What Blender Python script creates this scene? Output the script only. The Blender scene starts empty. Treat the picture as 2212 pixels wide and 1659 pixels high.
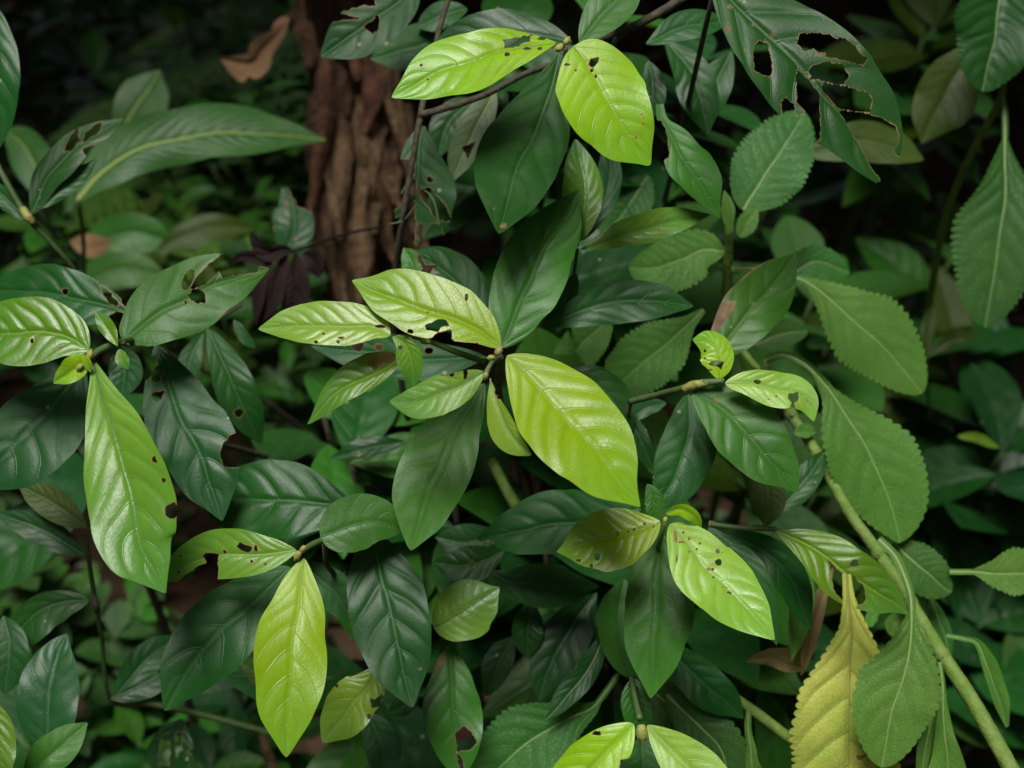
import bpy, bmesh, math, random
import numpy as np
from mathutils import Vector, Matrix, Quaternion

random.seed(7); np.random.seed(7)
S = bpy.context.scene
COL = S.collection
R = math.radians

# ------------------------------------------------------------------ camera, sky, sun, exposure
PITCH = 40.0
CAMZ = 1.5
LENS, SENS = 50.0, 36.0
cam = bpy.data.cameras.new('camera'); camo = bpy.data.objects.new('camera', cam); COL.objects.link(camo)
camo.location = (0, 0, CAMZ); camo.rotation_euler = (R(90 - PITCH), 0, 0)
cam.lens = LENS; cam.sensor_width = SENS; cam.clip_start = 0.01; cam.clip_end = 400
cam.dof.use_dof = True; cam.dof.focus_distance = 0.865; cam.dof.aperture_fstop = 5.2; cam.dof.aperture_blades = 7
S.camera = camo
SUN_EL = R(80); SUN_AZ = R(231)   # azimuth counted from +X, anticlockwise: left of and a little behind the camera
SUN_ROT = R(90) - SUN_AZ
w = bpy.data.worlds.new('World'); S.world = w; w.use_nodes = True
nt = w.node_tree; bg = nt.nodes['Background']
sky = nt.nodes.new('ShaderNodeTexSky'); sky.sky_type = 'NISHITA'; sky.sun_disc = False
sky.sun_elevation = SUN_EL; sky.sun_rotation = SUN_ROT; sky.air_density = 1.0; sky.dust_density = 3.0; sky.ozone_density = 1.0
hs_ = nt.nodes.new('ShaderNodeHueSaturation'); hs_.inputs['Saturation'].default_value = .4
nt.links.new(sky.outputs[0], hs_.inputs['Color']); nt.links.new(hs_.outputs[0], bg.inputs[0]); bg.inputs[1].default_value = 0.07
sun = bpy.data.lights.new('sun', 'SUN'); suno = bpy.data.objects.new('sun', sun); COL.objects.link(suno)
sun.energy = 3.1; sun.angle = R(25); sun.color = (1.0, 0.97, 0.92)
# a soft veiled sun, high up
sd = Vector((math.cos(SUN_EL) * math.cos(SUN_AZ), math.cos(SUN_EL) * math.sin(SUN_AZ), math.sin(SUN_EL)))
suno.rotation_euler = (-sd).to_track_quat('-Z', 'Y').to_euler(); suno.location = (-3, 2, 6)
S.view_settings.view_transform = 'Standard'; S.view_settings.look = 'None'
S.view_settings.exposure = 0.42; S.view_settings.gamma = 1.0
S.cycles.use_denoising = True
S.cycles.max_bounces = 6; S.cycles.transparent_max_bounces = 4
S.cycles.sample_clamp_indirect = 4.0

# ------------------------------------------------------------------ picture geometry: 2212 x 1659 reading grid
W, H = 2212.0, 1659.0
F = W * LENS / SENS
cp, sp_ = math.cos(R(PITCH)), math.sin(R(PITCH))
FW = np.array([0, cp, -sp_]); UP = np.array([0, sp_, cp]); RT = np.array([1.0, 0, 0]); C0 = np.array([0, 0, CAMZ])
def P(x, y, d):
    x = np.asarray(x, float); y = np.asarray(y, float); d = np.asarray(d, float)
    a = (x - W / 2) / F * d; b = (H / 2 - y) / F * d
    return C0 + a[..., None] * RT + b[..., None] * UP + d[..., None] * FW
def P1(x, y, d): return P(np.array(x), np.array(y), np.array(d))
ORG = {1: (0, 0), 2: (725.8, 0), 3: (1451.6, 0), 4: (0, 544.35), 5: (725.8, 544.35), 6: (1451.6, 544.35), 7: (0, 1088.7), 8: (725.8, 1088.7), 9: (1451.6, 1088.7)}
K = 0.34375
def T(n, *v):
    ox, oy = ORG[n]
    return [(ox + v[i] * K, oy + v[i + 1] * K) for i in range(0, len(v), 2)]
def E(n, x, y, rx, ry, k=9):
    v = []
    for i in range(k):
        a = 2 * math.pi * i / k; j = random.uniform(.6, 1.12)
        v += [x + rx * j * math.cos(a), y + ry * j * math.sin(a)]
    return T(n, *v)

# ------------------------------------------------------------------ materials
def new_mat(name):
    m = bpy.data.materials.new(name); m.use_nodes = True
    n = m.node_tree; n.nodes.clear()
    return m, n.nodes, n.links
def mth(N, L, op, a, b=None, c=None, clamp=False):
    n = N.new('ShaderNodeMath'); n.operation = op; n.use_clamp = clamp
    for i, v in enumerate((a, b, c)):
        if v is None: continue
        if isinstance(v, (int, float)): n.inputs[i].default_value = v
        else: L.new(v, n.inputs[i])
    return n.outputs[0]
def mixc(N, L, f, a, b):
    n = N.new('ShaderNodeMix'); n.data_type = 'RGBA'
    if isinstance(f, (int, float)): n.inputs[0].default_value = f
    else: L.new(f, n.inputs[0])
    for i, v in ((6, a), (7, b)):
        if isinstance(v, tuple): n.inputs[i].default_value = (*v[:3], 1)
        else: L.new(v, n.inputs[i])
    return n.outputs[2]
def ramp(N, L, f, lo, hi):
    n = N.new('ShaderNodeMapRange'); n.clamp = True; n.interpolation_type = 'SMOOTHSTEP'
    L.new(f, n.inputs[0]); n.inputs[1].default_value = lo; n.inputs[2].default_value = hi
    return n.outputs[0]
def noise(N, L, co, sc, det=3, rough=.55):
    n = N.new('ShaderNodeTexNoise'); n.inputs['Scale'].default_value = sc; n.inputs['Detail'].default_value = det
    n.inputs['Roughness'].default_value = rough
    L.new(co, n.inputs['Vector']); return n.outputs[0]
VA, VB = .10, .13
def leaf_mat(name, base, alt, vein, rough=.4, trans=.25, tcol=None, NV=8, vs=.5, rug=0.0, spec=.5, bump=1.0, spots=0.0, sheen=0.0, wearcol=(.11, .075, .042), tipg=0.0, dust=0.0):
    m, N, L = new_mat(name)
    out = N.new('ShaderNodeOutputMaterial'); pb = N.new('ShaderNodeBsdfPrincipled')
    uv = N.new('ShaderNodeUVMap'); uv.uv_map = 'UVMap'
    sep = N.new('ShaderNodeSeparateXYZ'); L.new(uv.outputs[0], sep.inputs[0])
    u = sep.outputs[0]; s = mth(N, L, 'MULTIPLY_ADD', sep.outputs[1], 2.0, -1.0)
    sa = mth(N, L, 'ABSOLUTE', s)
    side = mth(N, L, 'GREATER_THAN', s, 0.0)
    oi = N.new('ShaderNodeObjectInfo'); tc = N.new('ShaderNodeTexCoord'); co = tc.outputs['Object']
    t = mth(N, L, 'SUBTRACT', u, mth(N, L, 'MULTIPLY', sa, VA))
    t = mth(N, L, 'SUBTRACT', t, mth(N, L, 'MULTIPLY', mth(N, L, 'MULTIPLY', sa, sa), VB))
    t = mth(N, L, 'MULTIPLY_ADD', side, .035, t)
    ph = mth(N, L, 'MULTIPLY', t, math.pi * NV)
    wob = noise(N, L, co, 35, 2)
    ph = mth(N, L, 'ADD', .15, ph)
    v = mth(N, L, 'ABSOLUTE', mth(N, L, 'SINE', ph))
    vm = mth(N, L, 'SUBTRACT', 1.0, ramp(N, L, v, 0.0, .13))
    fade = mth(N, L, 'SUBTRACT', 1.0, mth(N, L, 'POWER', sa, 5.0), clamp=True)
    vm = mth(N, L, 'MULTIPLY', vm, fade)
    n1 = noise(N, L, co, 14, 3); n2 = noise(N, L, co, 90, 4); n3 = noise(N, L, co, 900, 3, .6)
    c = mixc(N, L, ramp(N, L, n1, .35, .68), base, alt)
    if tipg:   # young leaves green up from the tip
        g = ramp(N, L, mth(N, L, 'MULTIPLY_ADD', n1, .5, u), .55, 1.3)
        c = mixc(N, L, mth(N, L, 'MULTIPLY', g, tipg * 2), c, (base[0] * .55, base[1] * .85, base[2] + .02))
    hs = N.new('ShaderNodeHueSaturation'); L.new(c, hs.inputs['Color'])
    L.new(mth(N, L, 'MULTIPLY_ADD', oi.outputs['Random'], .02, .492), hs.inputs['Hue'])
    L.new(mth(N, L, 'MULTIPLY_ADD', oi.outputs['Random'], .32, .82), hs.inputs['Value'])
    c = hs.outputs[0]
    c = mixc(N, L, mth(N, L, 'MULTIPLY', ramp(N, L, n2, .4, .75), .35), c, tuple(x * .6 for x in base))
    vor = N.new('ShaderNodeTexVoronoi'); vor.feature = 'DISTANCE_TO_EDGE'; vor.inputs['Scale'].default_value = 300 if rug == 0 else 340
    L.new(co, vor.inputs['Vector'])
    net = mth(N, L, 'SUBTRACT', 1.0, ramp(N, L, vor.outputs[0], 0.0, .10))
    c = mixc(N, L, mth(N, L, 'MULTIPLY', net, (.10 + .16 * rug)), c, vein if rug == 0 else tuple(x * .45 for x in base))
    c = mixc(N, L, mth(N, L, 'MULTIPLY', vm, vs), c, vein)
    if spots:
        vs2 = N.new('ShaderNodeTexVoronoi'); vs2.inputs['Scale'].default_value = 55; L.new(co, vs2.inputs['Vector'])
        sep2 = N.new('ShaderNodeSeparateColor'); L.new(vs2.outputs['Color'], sep2.inputs[0])
        sz = ramp(N, L, mth(N, L, 'MULTIPLY_ADD', sep2.outputs[0], .13, -.095 + .03 * spots), -.02, .02)
        dd = mth(N, L, 'LESS_THAN', vs2.outputs['Distance'], mth(N, L, 'MULTIPLY', sz, .085))
        c = mixc(N, L, mth(N, L, 'MULTIPLY', dd, .55), c, (.33, .31, .24))
    if dust:   # dusty film and water marks of old leaves
        dn = noise(N, L, co, 28, 5, .7); df = ramp(N, L, dn, .50, .74)
        c = mixc(N, L, mth(N, L, 'MULTIPLY', df, .09 * dust), c, (.20, .23, .17))
    at = N.new('ShaderNodeAttribute'); at.attribute_name = 'wear'
    wr = mth(N, L, 'ADD', at.outputs['Fac'], mth(N, L, 'MULTIPLY', mth(N, L, 'SUBTRACT', n2, .5), .35))
    halo = ramp(N, L, wr, .02, .40)
    c = mixc(N, L, mth(N, L, 'MULTIPLY', halo, .45), c, (base[0] * 1.5 + .03, base[1] * 1.1 + .02, base[2]))
    wr = ramp(N, L, wr, .48, .74)
    wc = mixc(N, L, ramp(N, L, n2, .35, .65), wearcol, tuple(x * 2.2 for x in wearcol))
    c = mixc(N, L, wr, c, wc)
    L.new(c, pb.inputs['Base Color'])
    rr = mth(N, L, 'MULTIPLY_ADD', n2, .18, rough - .09)
    rr = mth(N, L, 'MULTIPLY_ADD', wr, .3, rr)
    rr = mth(N, L, 'MULTIPLY_ADD', mth(N, L, 'SUBTRACT', n1, .5), .45, rr)
    if dust: rr = mth(N, L, 'MULTIPLY_ADD', df, .22 * dust, rr)
    L.new(rr, pb.inputs['Roughness']); pb.inputs['Specular IOR Level'].default_value = spec
    if sheen:
        pb.inputs['Sheen Weight'].default_value = sheen; pb.inputs['Sheen Roughness'].default_value = .45
        pb.inputs['Sheen Tint'].default_value = (.75, .9, .7, 1)
    # relief: leathery grain, net of small veins, furrows of the side veins
    h = mth(N, L, 'MULTIPLY', n3, .16)
    h = mth(N, L, 'MULTIPLY_ADD', noise(N, L, co, 240, 2), .30, h)
    h = mth(N, L, 'MULTIPLY_ADD', net, -.08 - .75 * rug, h)
    h = mth(N, L, 'MULTIPLY_ADD', vm, -.5, h)
    bp = N.new('ShaderNodeBump'); bp.inputs['Strength'].default_value = .55 * bump; bp.inputs['Distance'].default_value = .0011
    L.new(h, bp.inputs['Height']); L.new(bp.outputs[0], pb.inputs['Normal'])
    tr = N.new('ShaderNodeBsdfTranslucent'); L.new(bp.outputs[0], tr.inputs['Normal'])
    tcn = mixc(N, L, 1.0, c, tcol if tcol else alt)
    tcn2 = mixc(N, L, .5, c, tcn); L.new(tcn2, tr.inputs['Color'])
    mx = N.new('ShaderNodeMixShader'); mx.inputs[0].default_value = trans
    L.new(pb.outputs[0], mx.inputs[1]); L.new(tr.outputs[0], mx.inputs[2]); L.new(mx.outputs[0], out.inputs[0])
    return m
def plain_mat(name, a, b, rough=.6, sc=60, spec=.4, bump=.4, stretch=None, bd=.002):
    m, N, L = new_mat(name)
    out = N.new('ShaderNodeOutputMaterial'); pb = N.new('ShaderNodeBsdfPrincipled'); tc = N.new('ShaderNodeTexCoord'); co = tc.outputs['Object']
    if stretch:
        mp = N.new('ShaderNodeMapping'); mp.inputs['Scale'].default_value = stretch; L.new(co, mp.inputs[0]); co = mp.outputs[0]
    n = noise(N, L, co, sc, 5, .6); n2 = noise(N, L, co, sc * 4.3, 3)
    f = ramp(N, L, n, .36, .66)
    c = mixc(N, L, f, a, b); c = mixc(N, L, mth(N, L, 'MULTIPLY', n2, .5), c, tuple(x * .4 for x in a))
    L.new(c, pb.inputs['Base Color']); pb.inputs['Roughness'].default_value = rough; pb.inputs['Specular IOR Level'].default_value = spec
    bp = N.new('ShaderNodeBump'); bp.inputs['Strength'].default_value = bump; bp.inputs['Distance'].default_value = bd
    L.new(mth(N, L, 'ADD', n, mth(N, L, 'MULTIPLY', n2, .5)), bp.inputs['Height']); L.new(bp.outputs[0], pb.inputs['Normal'])
    L.new(pb.outputs[0], out.inputs[0]); return m

M = {}
TAN = (.12, .07, .03)
M['lime'] = leaf_mat('young lime leaf', (.25, .43, .005), (.28, .46, .008), (.13, .26, .02), .32, .28, (.5, .7, .01), vs=.4, spec=.36, bump=.6, wearcol=TAN, tipg=.35)
M['limepale'] = leaf_mat('pale young leaf', (.22, .38, .025), (.25, .42, .04), (.32, .45, .11), .30, .25, (.45, .65, .03), vs=.3, spec=.40, bump=.6, wearcol=TAN, tipg=.25)
M['limemid'] = leaf_mat('nearly grown leaf', (.135, .265, .022), (.16, .30, .03), (.10, .22, .025), .30, .28, (.4, .6, .01), vs=.4, spec=.30, bump=.6, wearcol=TAN, tipg=.4)
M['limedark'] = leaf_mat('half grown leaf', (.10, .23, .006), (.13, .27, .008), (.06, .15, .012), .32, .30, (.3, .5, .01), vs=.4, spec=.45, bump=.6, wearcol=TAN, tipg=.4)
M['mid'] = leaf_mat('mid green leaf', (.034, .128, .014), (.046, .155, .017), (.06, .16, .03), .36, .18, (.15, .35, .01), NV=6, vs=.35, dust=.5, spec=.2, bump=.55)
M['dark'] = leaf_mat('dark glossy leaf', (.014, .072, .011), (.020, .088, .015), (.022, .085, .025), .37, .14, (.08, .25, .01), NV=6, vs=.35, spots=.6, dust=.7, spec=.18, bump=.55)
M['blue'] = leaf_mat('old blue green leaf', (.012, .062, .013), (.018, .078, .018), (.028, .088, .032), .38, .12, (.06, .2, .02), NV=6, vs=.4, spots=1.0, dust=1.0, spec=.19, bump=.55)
M['olive'] = leaf_mat('dull olive leaf', (.045, .085, .006), (.06, .11, .008), (.04, .07, .006), .5, .3, (.2, .3, .01), vs=.3, spec=.3)  # dark yellowish green leaf colour
M['gray'] = leaf_mat('pale leaf underside', (.10, .17, .06), (.13, .20, .08), (.16, .22, .10), .55, .3, (.2, .35, .05), vs=.4, spots=1)
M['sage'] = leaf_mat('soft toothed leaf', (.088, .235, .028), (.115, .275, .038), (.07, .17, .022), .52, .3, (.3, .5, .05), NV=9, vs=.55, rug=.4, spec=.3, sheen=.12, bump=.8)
M['sagedim'] = leaf_mat('soft toothed leaf darker', (.036, .135, .018), (.052, .165, .022), (.03, .10, .014), .50, .28, (.2, .4, .03), NV=9, vs=.55, rug=.4, spec=.3, sheen=.08, bump=.8)  # darker copy of the soft toothed leaf colours
M['yellow'] = leaf_mat('withering yellow leaf', (.66, .66, .13), (.36, .50, .07), (.16, .28, .03), .6, .3, (.7, .6, .08), NV=7, vs=.85, rug=.5, spec=.3)
M['mango'] = leaf_mat('long drooping leaf', (.035, .115, .022), (.05, .14, .028), (.06, .15, .025), .36, .25, (.15, .4, .03), NV=16, vs=.5, spec=.2)
M['weedy'] = leaf_mat('thin low weed leaf', (.022, .066, .012), (.036, .095, .016), (.05, .11, .025), .5, .2, (.10, .22, .02), NV=6, vs=.3, spec=.3)
M['dead'] = leaf_mat('dry brown leaf', (.24, .135, .07), (.13, .07, .035), (.09, .05, .03), .75, .15, (.25, .12, .05), NV=12, vs=.5, spec=.2, bump=1.6)
M['deadyel'] = leaf_mat('mottled dying leaf', (.34, .28, .09), (.13, .09, .045), (.05, .03, .02), .7, .15, (.3, .2, .05), NV=12, vs=.65, spec=.2, rug=.3)
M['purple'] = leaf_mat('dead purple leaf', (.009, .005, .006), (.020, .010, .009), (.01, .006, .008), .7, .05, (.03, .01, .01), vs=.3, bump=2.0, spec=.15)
M['ribdark'] = plain_mat('midrib of dark leaf', (.032, .095, .026), (.045, .115, .035), .5, 200, bump=.1)
M['riblime'] = plain_mat('midrib of young leaf', (.15, .27, .03), (.19, .31, .04), .5, 200, bump=.1)
M['ribsage'] = plain_mat('midrib of toothed leaf', (.20, .30, .10), (.24, .34, .12), .6, 200, bump=.1)
M['ribyel'] = plain_mat('midrib of yellow leaf', (.20, .22, .05), (.25, .24, .06), .6, 200, bump=.1)
M['ribbrown'] = plain_mat('brown midrib', (.12, .07, .03), (.16, .09, .04), .7, 200, bump=.1)
M['ribmango'] = plain_mat('yellow green midrib', (.22, .30, .05), (.25, .33, .06), .5, 200, bump=.1)
M['twig'] = plain_mat('brown twig bark', (.055, .045, .028), (.10, .085, .055), .75, 160, bump=.6)
M['stemg'] = plain_mat('green young stem', (.07, .13, .035), (.10, .15, .05), .55, 220, bump=.3)
M['stemsage'] = plain_mat('pale downy stem', (.13, .23, .035), (.20, .29, .07), .7, 90, spec=.25, bump=.9)
M['bud'] = plain_mat('pale bud', (.32, .36, .08), (.24, .20, .06), .55, 180, bump=.4)
M['bark'] = plain_mat('dry trunk fibre', (.04, .022, .012), (.125, .07, .036), .85, 9, spec=.15, bump=1.0, stretch=(6, 6, .5), bd=.012)
M['barkdark'] = plain_mat('dark inner trunk', (.014, .009, .006), (.05, .027, .015), .9, 9, spec=.1, bump=1.0, stretch=(6, 6, .5), bd=.012)
M['barkred'] = plain_mat('red brown sheath', (.06, .025, .015), (.15, .068, .036), .8, 11, spec=.2, bump=1.0, stretch=(6, 6, .5), bd=.01)
M['fibre'] = plain_mat('pale dry fibre', (.19, .12, .065), (.06, .036, .02), .85, 12, spec=.15, bump=1.0, stretch=(6, 6, .6), bd=.01)
M['soil'] = plain_mat('forest soil', (.030, .019, .011), (.065, .04, .022), .95, 7, spec=.1, bump=1.0, bd=.03)
M['litter'] = plain_mat('fallen leaves', (.12, .078, .042), (.05, .031, .018), .85, 9, spec=.15, bump=.6)
M['weed'] = plain_mat('small weed leaves', (.028, .075, .014), (.055, .12, .022), .5, 9, bump=.2)
M['fern'] = plain_mat('fern green', (.10, .25, .03), (.14, .30, .04), .5, 12, bump=.2)
M['crown'] = plain_mat('tree foliage', (.022, .055, .016), (.032, .075, .022), .5, 3, bump=.2)

RIB = {'lime': 'riblime', 'limepale': 'ribsage', 'limedark': 'riblime', 'sage': 'ribsage', 'sagedim': 'ribsage', 'yellow': 'ribyel', 'gray': 'ribsage',
       'dead': 'ribbrown', 'deadyel': 'ribbrown', 'purple': 'ribbrown', 'mango': 'ribmango', 'olive': 'ribdark'}
NVS = {'mid': 6, 'dark': 6, 'blue': 6, 'sage': 9, 'sagedim': 9, 'yellow': 7, 'mango': 16, 'dead': 12, 'deadyel': 10}

# ------------------------------------------------------------------ object helpers
def tag(o, label=None, cat=None, group=None, kind=None):
    if label: o['label'] = label
    if cat: o['category'] = cat
    if group: o['group'] = group
    if kind: o['kind'] = kind
    return o
def thing(name, label, cat, loc, group=None):
    o = bpy.data.objects.new(name, None); COL.objects.link(o); o.location = Vector(tuple(loc)); o.empty_display_size = .02
    return tag(o, label, cat, group)
def mesh_obj(name, verts, faces, mat, parent=None, uv=None, wear=None, smooth=True):
    off = np.array(parent_loc(parent)) if parent is not None else np.zeros(3)
    v = np.asarray(verts, float) - off
    org = np.zeros(3)
    if parent is None: org = v.mean(0); v = v - org
    me = bpy.data.meshes.new(name); me.from_pydata(v.tolist(), [], faces)
    if uv is not None:
        ul = me.uv_layers.new(name='UVMap')
        idx = np.empty(len(me.loops), dtype=np.int32); me.loops.foreach_get('vertex_index', idx)
        ul.data.foreach_set('uv', np.asarray(uv, float)[idx].astype(np.float32).ravel())
    if wear is not None:
        a = me.attributes.new('wear', 'FLOAT', 'POINT'); a.data.foreach_set('value', np.asarray(wear, np.float32))
    if smooth: me.polygons.foreach_set('use_smooth', np.ones(len(me.polygons), bool))
    me.materials.append(M[mat] if isinstance(mat, str) else mat)
    o = bpy.data.objects.new(name, me); COL.objects.link(o)
    if parent is not None: o.parent = parent
    else: o.location = org.tolist()
    return o
def parent_loc(p):
    l = Vector((0, 0, 0))
    while p is not None: l += p.location; p = p.parent
    return l
def spline(pts, n):
    """Catmull-Rom through points, resampled evenly by arc length."""
    p = np.asarray(pts, float)
    if len(p) == 2: p = np.array([p[0], (p[0] + p[1]) / 2, p[1]])
    q = np.vstack([2 * p[0] - p[1], p, 2 * p[-1] - p[-2]])
    out = []
    for i in range(1, len(q) - 2):
        t = np.linspace(0, 1, 24, endpoint=False)[:, None]
        a, b, c, d = q[i - 1], q[i], q[i + 1], q[i + 2]
        out.append(.5 * (2 * b + (c - a) * t + (2 * a - 5 * b + 4 * c - d) * t ** 2 + (-a + 3 * b - 3 * c + d) * t ** 3))
    out = np.vstack(out + [p[-1:]])
    L = np.concatenate([[0], np.cumsum(np.linalg.norm(np.diff(out, axis=0), axis=1))]); tt = np.linspace(0, L[-1], n)
    return np.stack([np.interp(tt, L, out[:, k]) for k in range(out.shape[1])], 1), L[-1]
def inside(pts, poly):
    x, y = pts[:, 0], pts[:, 1]; r = np.zeros(len(pts), bool); p = np.asarray(poly); j = len(p) - 1
    for i in range(len(p)):
        xi, yi = p[i]; xj, yj = p[j]
        c = ((yi > y) != (yj > y)) & (x < (xj - xi) * (y - yi) / (yj - yi + 1e-12) + xi); r ^= c; j = i
    return r
def nearest(pts, poly):
    p = np.asarray(poly, float); best = np.full(len(pts), 1e9); bp = pts.copy()
    for i in range(len(p)):
        a = p[i]; b = p[(i + 1) % len(p)]; ab = b - a
        t = np.clip(((pts - a) @ ab) / (ab @ ab + 1e-9), 0, 1); q = a + t[:, None] * ab; d = np.linalg.norm(pts - q, axis=1)
        m = d < best; best[m] = d[m]; bp[m] = q[m]
    return best, bp
def ragged(poly, amp=2.3, seg=6.0):
    p = np.asarray(poly, float); o = []
    for i in range(len(p)):
        a = p[i]; b = p[(i + 1) % len(p)]; n = max(1, int(np.linalg.norm(b - a) / seg))
        for k in range(n):
            o.append(a + (b - a) * k / n + np.random.normal(0, amp * .6, 2) * (k > 0))
    return np.array(o)
def wiggle(n, k, amp):
    x = np.linspace(0, 1, n); r = np.zeros(n)
    for f in range(1, k + 1): r += np.sin(2 * math.pi * f * x + random.uniform(0, 6.28)) / f * random.uniform(.4, 1)
    return 1 + amp * r

def leaf(sh, kind, d, mid, wl, wr, um=.5, b=.72, acu=.25, ky=.35, kx=None, fold=.18, droop=.10, holes=(), stains=(), q=1.0, serr=0, pet=0.0, petw=7,
         name='leaf', label=None, rib=True, twist=None, hem=0.0):
    """A leaf laid along its midrib: mid runs base to tip, wl / wr are the half widths on either side; d is the distance of its base, ky / kx the tilt of its
    plane, fold the keel along the midrib, droop how far the tip sinks, q the swelling between the side veins."""
    big = bool(holes) or bool(stains)
    L0 = spline(mid, 20)[1]
    nu = int(min(170, max(60, L0 / (2.6 if big else 4.5)))); ns = 25 if not big else 47
    if L0 < 90: nu = 44; ns = 19 if not big else 31
    if serr: nu = max(nu, 220)
    m, L = spline(mid, nu)
    um = min(.62, max(.38, um + random.uniform(-.035, .035))); b *= random.uniform(.92, 1.1)
    bend = (wiggle(nu, 3, 1.0) - 1) * .010 * L * np.sin(math.pi * np.linspace(0, 1, nu)); td = np.gradient(m, axis=0); td /= np.linalg.norm(td, axis=1)[:, None] + 1e-9
    m = m + bend[:, None] * np.stack([td[:, 1], -td[:, 0]], 1)
    u = np.linspace(0, 1, nu)
    tg = np.gradient(m, axis=0); tg /= np.linalg.norm(tg, axis=1)[:, None] + 1e-9
    nl = np.stack([tg[:, 1], -tg[:, 0]], 1)
    ub = np.clip((u - pet) / (1 - pet), 0, 1)
    a = math.log(.5) / math.log(um)
    if serr:
        prof = np.sin(math.pi * ub ** a) ** .58 * (np.clip(ub / .5, 0, 1) ** .8 if pet > 0 else 1)
    else:
        prof = np.sin(math.pi * ub ** a) ** b
        z = np.clip((ub - .80) / .2, 0, 1); prof = prof * (1 - acu * z * z * (3 - 2 * z))
    ws, tl = [], []
    for ww in (wl, wr):
        if isinstance(ww, (list, tuple)):
            k = np.array(ww, float); x = np.interp(u, k[:, 0], k[:, 1]); kk = max(3, nu // 14) | 1
            x = np.convolve(np.pad(x, kk // 2, mode='reflect', reflect_type='odd'), np.ones(kk) / kk, 'valid'); x = np.maximum(x, 0)
        else: x = ww * prof
        x = x * wiggle(nu, 7, .03)
        if serr:
            n = serr; ph = (ub * n + random.random() * .5) % 1; teeth = .13 * (np.sqrt(np.clip(np.sin(math.pi * ph), 0, 1)) - .75) * (ub > .10) * wiggle(nu, 9, .3); tl.append(teeth)
        if pet > 0: x = np.maximum(x, petw * np.clip((1 - u) * 8, 0, 1))
        ws.append(x)
    s = np.linspace(-1, 1, ns); s = np.sign(s) * np.abs(s) ** .9
    wgt = np.where(s[None, :] < 0, ws[0][:, None], ws[1][:, None])   # s<0: left
    off = -s[None, :] * wgt
    if serr: off = off * (1 + np.where(s[None, :] < 0, tl[0][:, None], tl[1][:, None]) * np.abs(s)[None, :] ** 7)
    # keep wide blades from folding over themselves inside sharp bends
    XY = m[:, None, :] + off[:, :, None] * nl[:, None, :]
    XY = XY.reshape(-1, 2)
    U = np.repeat(u, ns); Sv = np.tile(s, nu); OFF = off.ravel(); AB = np.abs(OFF)
    hol = [ragged(h) for h in holes]
    faces = []; keep = np.ones((nu - 1, ns - 1), bool)
    if hol:
        G = XY.reshape(nu, ns, 2); ctr = (G[:-1, :-1] + G[1:, :-1] + G[:-1, 1:] + G[1:, 1:]) / 4
        for h in hol: keep &= ~inside(ctr.reshape(-1, 2), h).reshape(nu - 1, ns - 1)
    wear = np.zeros(len(XY))
    for h in hol:
        inn = inside(XY, h); dist, near = nearest(XY, h)
        XY[inn] = near[inn]
        wear = np.maximum(wear, np.where(inn, 1, np.clip(1.0 - dist / 4.2, 0, 1)))
    for h in stains:
        hh = ragged(h, 2.5); inn = inside(XY, hh); dist, _ = nearest(XY, hh)
        wear = np.maximum(wear, np.where(inn, 1.0, np.clip(.55 - dist / 5.0, 0, 1)))
    if hem: wear = np.maximum(wear, np.clip((np.abs(Sv) - (1 - hem)) / hem, 0, 1) * (Sv < 0))
    mpp = d / F
    if kx is None: kx = random.uniform(-.12, .12)
    if twist is None: twist = random.uniform(-.22, .22)
    dep = d - ky * (XY[:, 1] - mid[0][1]) * mpp + kx * (XY[:, 0] - mid[0][0]) * mpp
    Lm = L * mpp
    dep += droop * Lm * U ** 2 - droop * .25 * Lm * np.sin(math.pi * U)
    dep += -fold * AB * mpp * (1 - .35 * np.abs(Sv)) + twist * OFF * mpp * (U - .3)
    # low waves along the margin
    w0 = random.uniform(0, 6.28)
    dep += random.uniform(.012, .034) * Lm * np.sin(U * random.uniform(7, 11) + w0 + np.sign(Sv) * 1.3) * Sv ** 2 * np.sin(math.pi * U)
    V = P(XY[:, 0], XY[:, 1], dep)
    # relief along the true normal
    Vg = V.reshape(nu, ns, 3); du = np.gradient(Vg, axis=0); dv = np.gradient(Vg, axis=1); Nn = np.cross(du, dv); Nn /= np.linalg.norm(Nn, axis=2)[..., None] + 1e-12
    if (Nn.reshape(-1, 3) @ FW).mean() > 0: Nn = -Nn
    NV = NVS.get(kind, 8); q = q * (.72 if kind in ('dark', 'blue', 'mid') else 1.6 if serr else .9)
    if kind in ('dark', 'blue', 'mid', 'lime', 'limemid', 'limepale', 'limedark'): q *= random.uniform(.8, 1.2)
    Sa = np.abs(Sv)
    jl = (wiggle(nu, 5, 1.0) - 1) * .016; jr = (wiggle(nu, 5, 1.0) - 1) * .016
    UW = U + np.where(Sv < 0, np.repeat(jl, ns), np.repeat(jr, ns)) * np.clip(Sa * 6, 0, 1)
    amp = np.where(Sv < 0, np.repeat(wiggle(nu, 4, .35), ns), np.repeat(wiggle(nu, 4, .35), ns))
    t = UW - VA * Sa - VB * Sa ** 2 + .035 * (Sv > 0)
    bul = 1 - (1 - np.abs(np.sin(math.pi * NV * t + .15))) ** 1.6
    env = np.clip(1 - Sa ** 4, 0, 1) * np.sqrt(np.clip(np.sin(math.pi * U), 0, 1)) * np.clip(AB / 14, 0, 1)
    Wm = max(ws[0].max(), ws[1].max()) * mpp
    hgt = q * .036 * Wm * (bul - .6) * env * amp - .035 * Wm * np.exp(-(AB / 5.0) ** 2) * np.clip(np.sin(math.pi * U) * 2, 0, 1)
    V = V + (Nn.reshape(-1, 3) * hgt[:, None])
    idx = np.arange(nu * ns).reshape(nu, ns)
    for i in range(nu - 1):
        for j in range(ns - 1):
            if keep[i, j]: faces.append((int(idx[i, j]), int(idx[i + 1, j]), int(idx[i + 1, j + 1]), int(idx[i, j + 1])))
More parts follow.
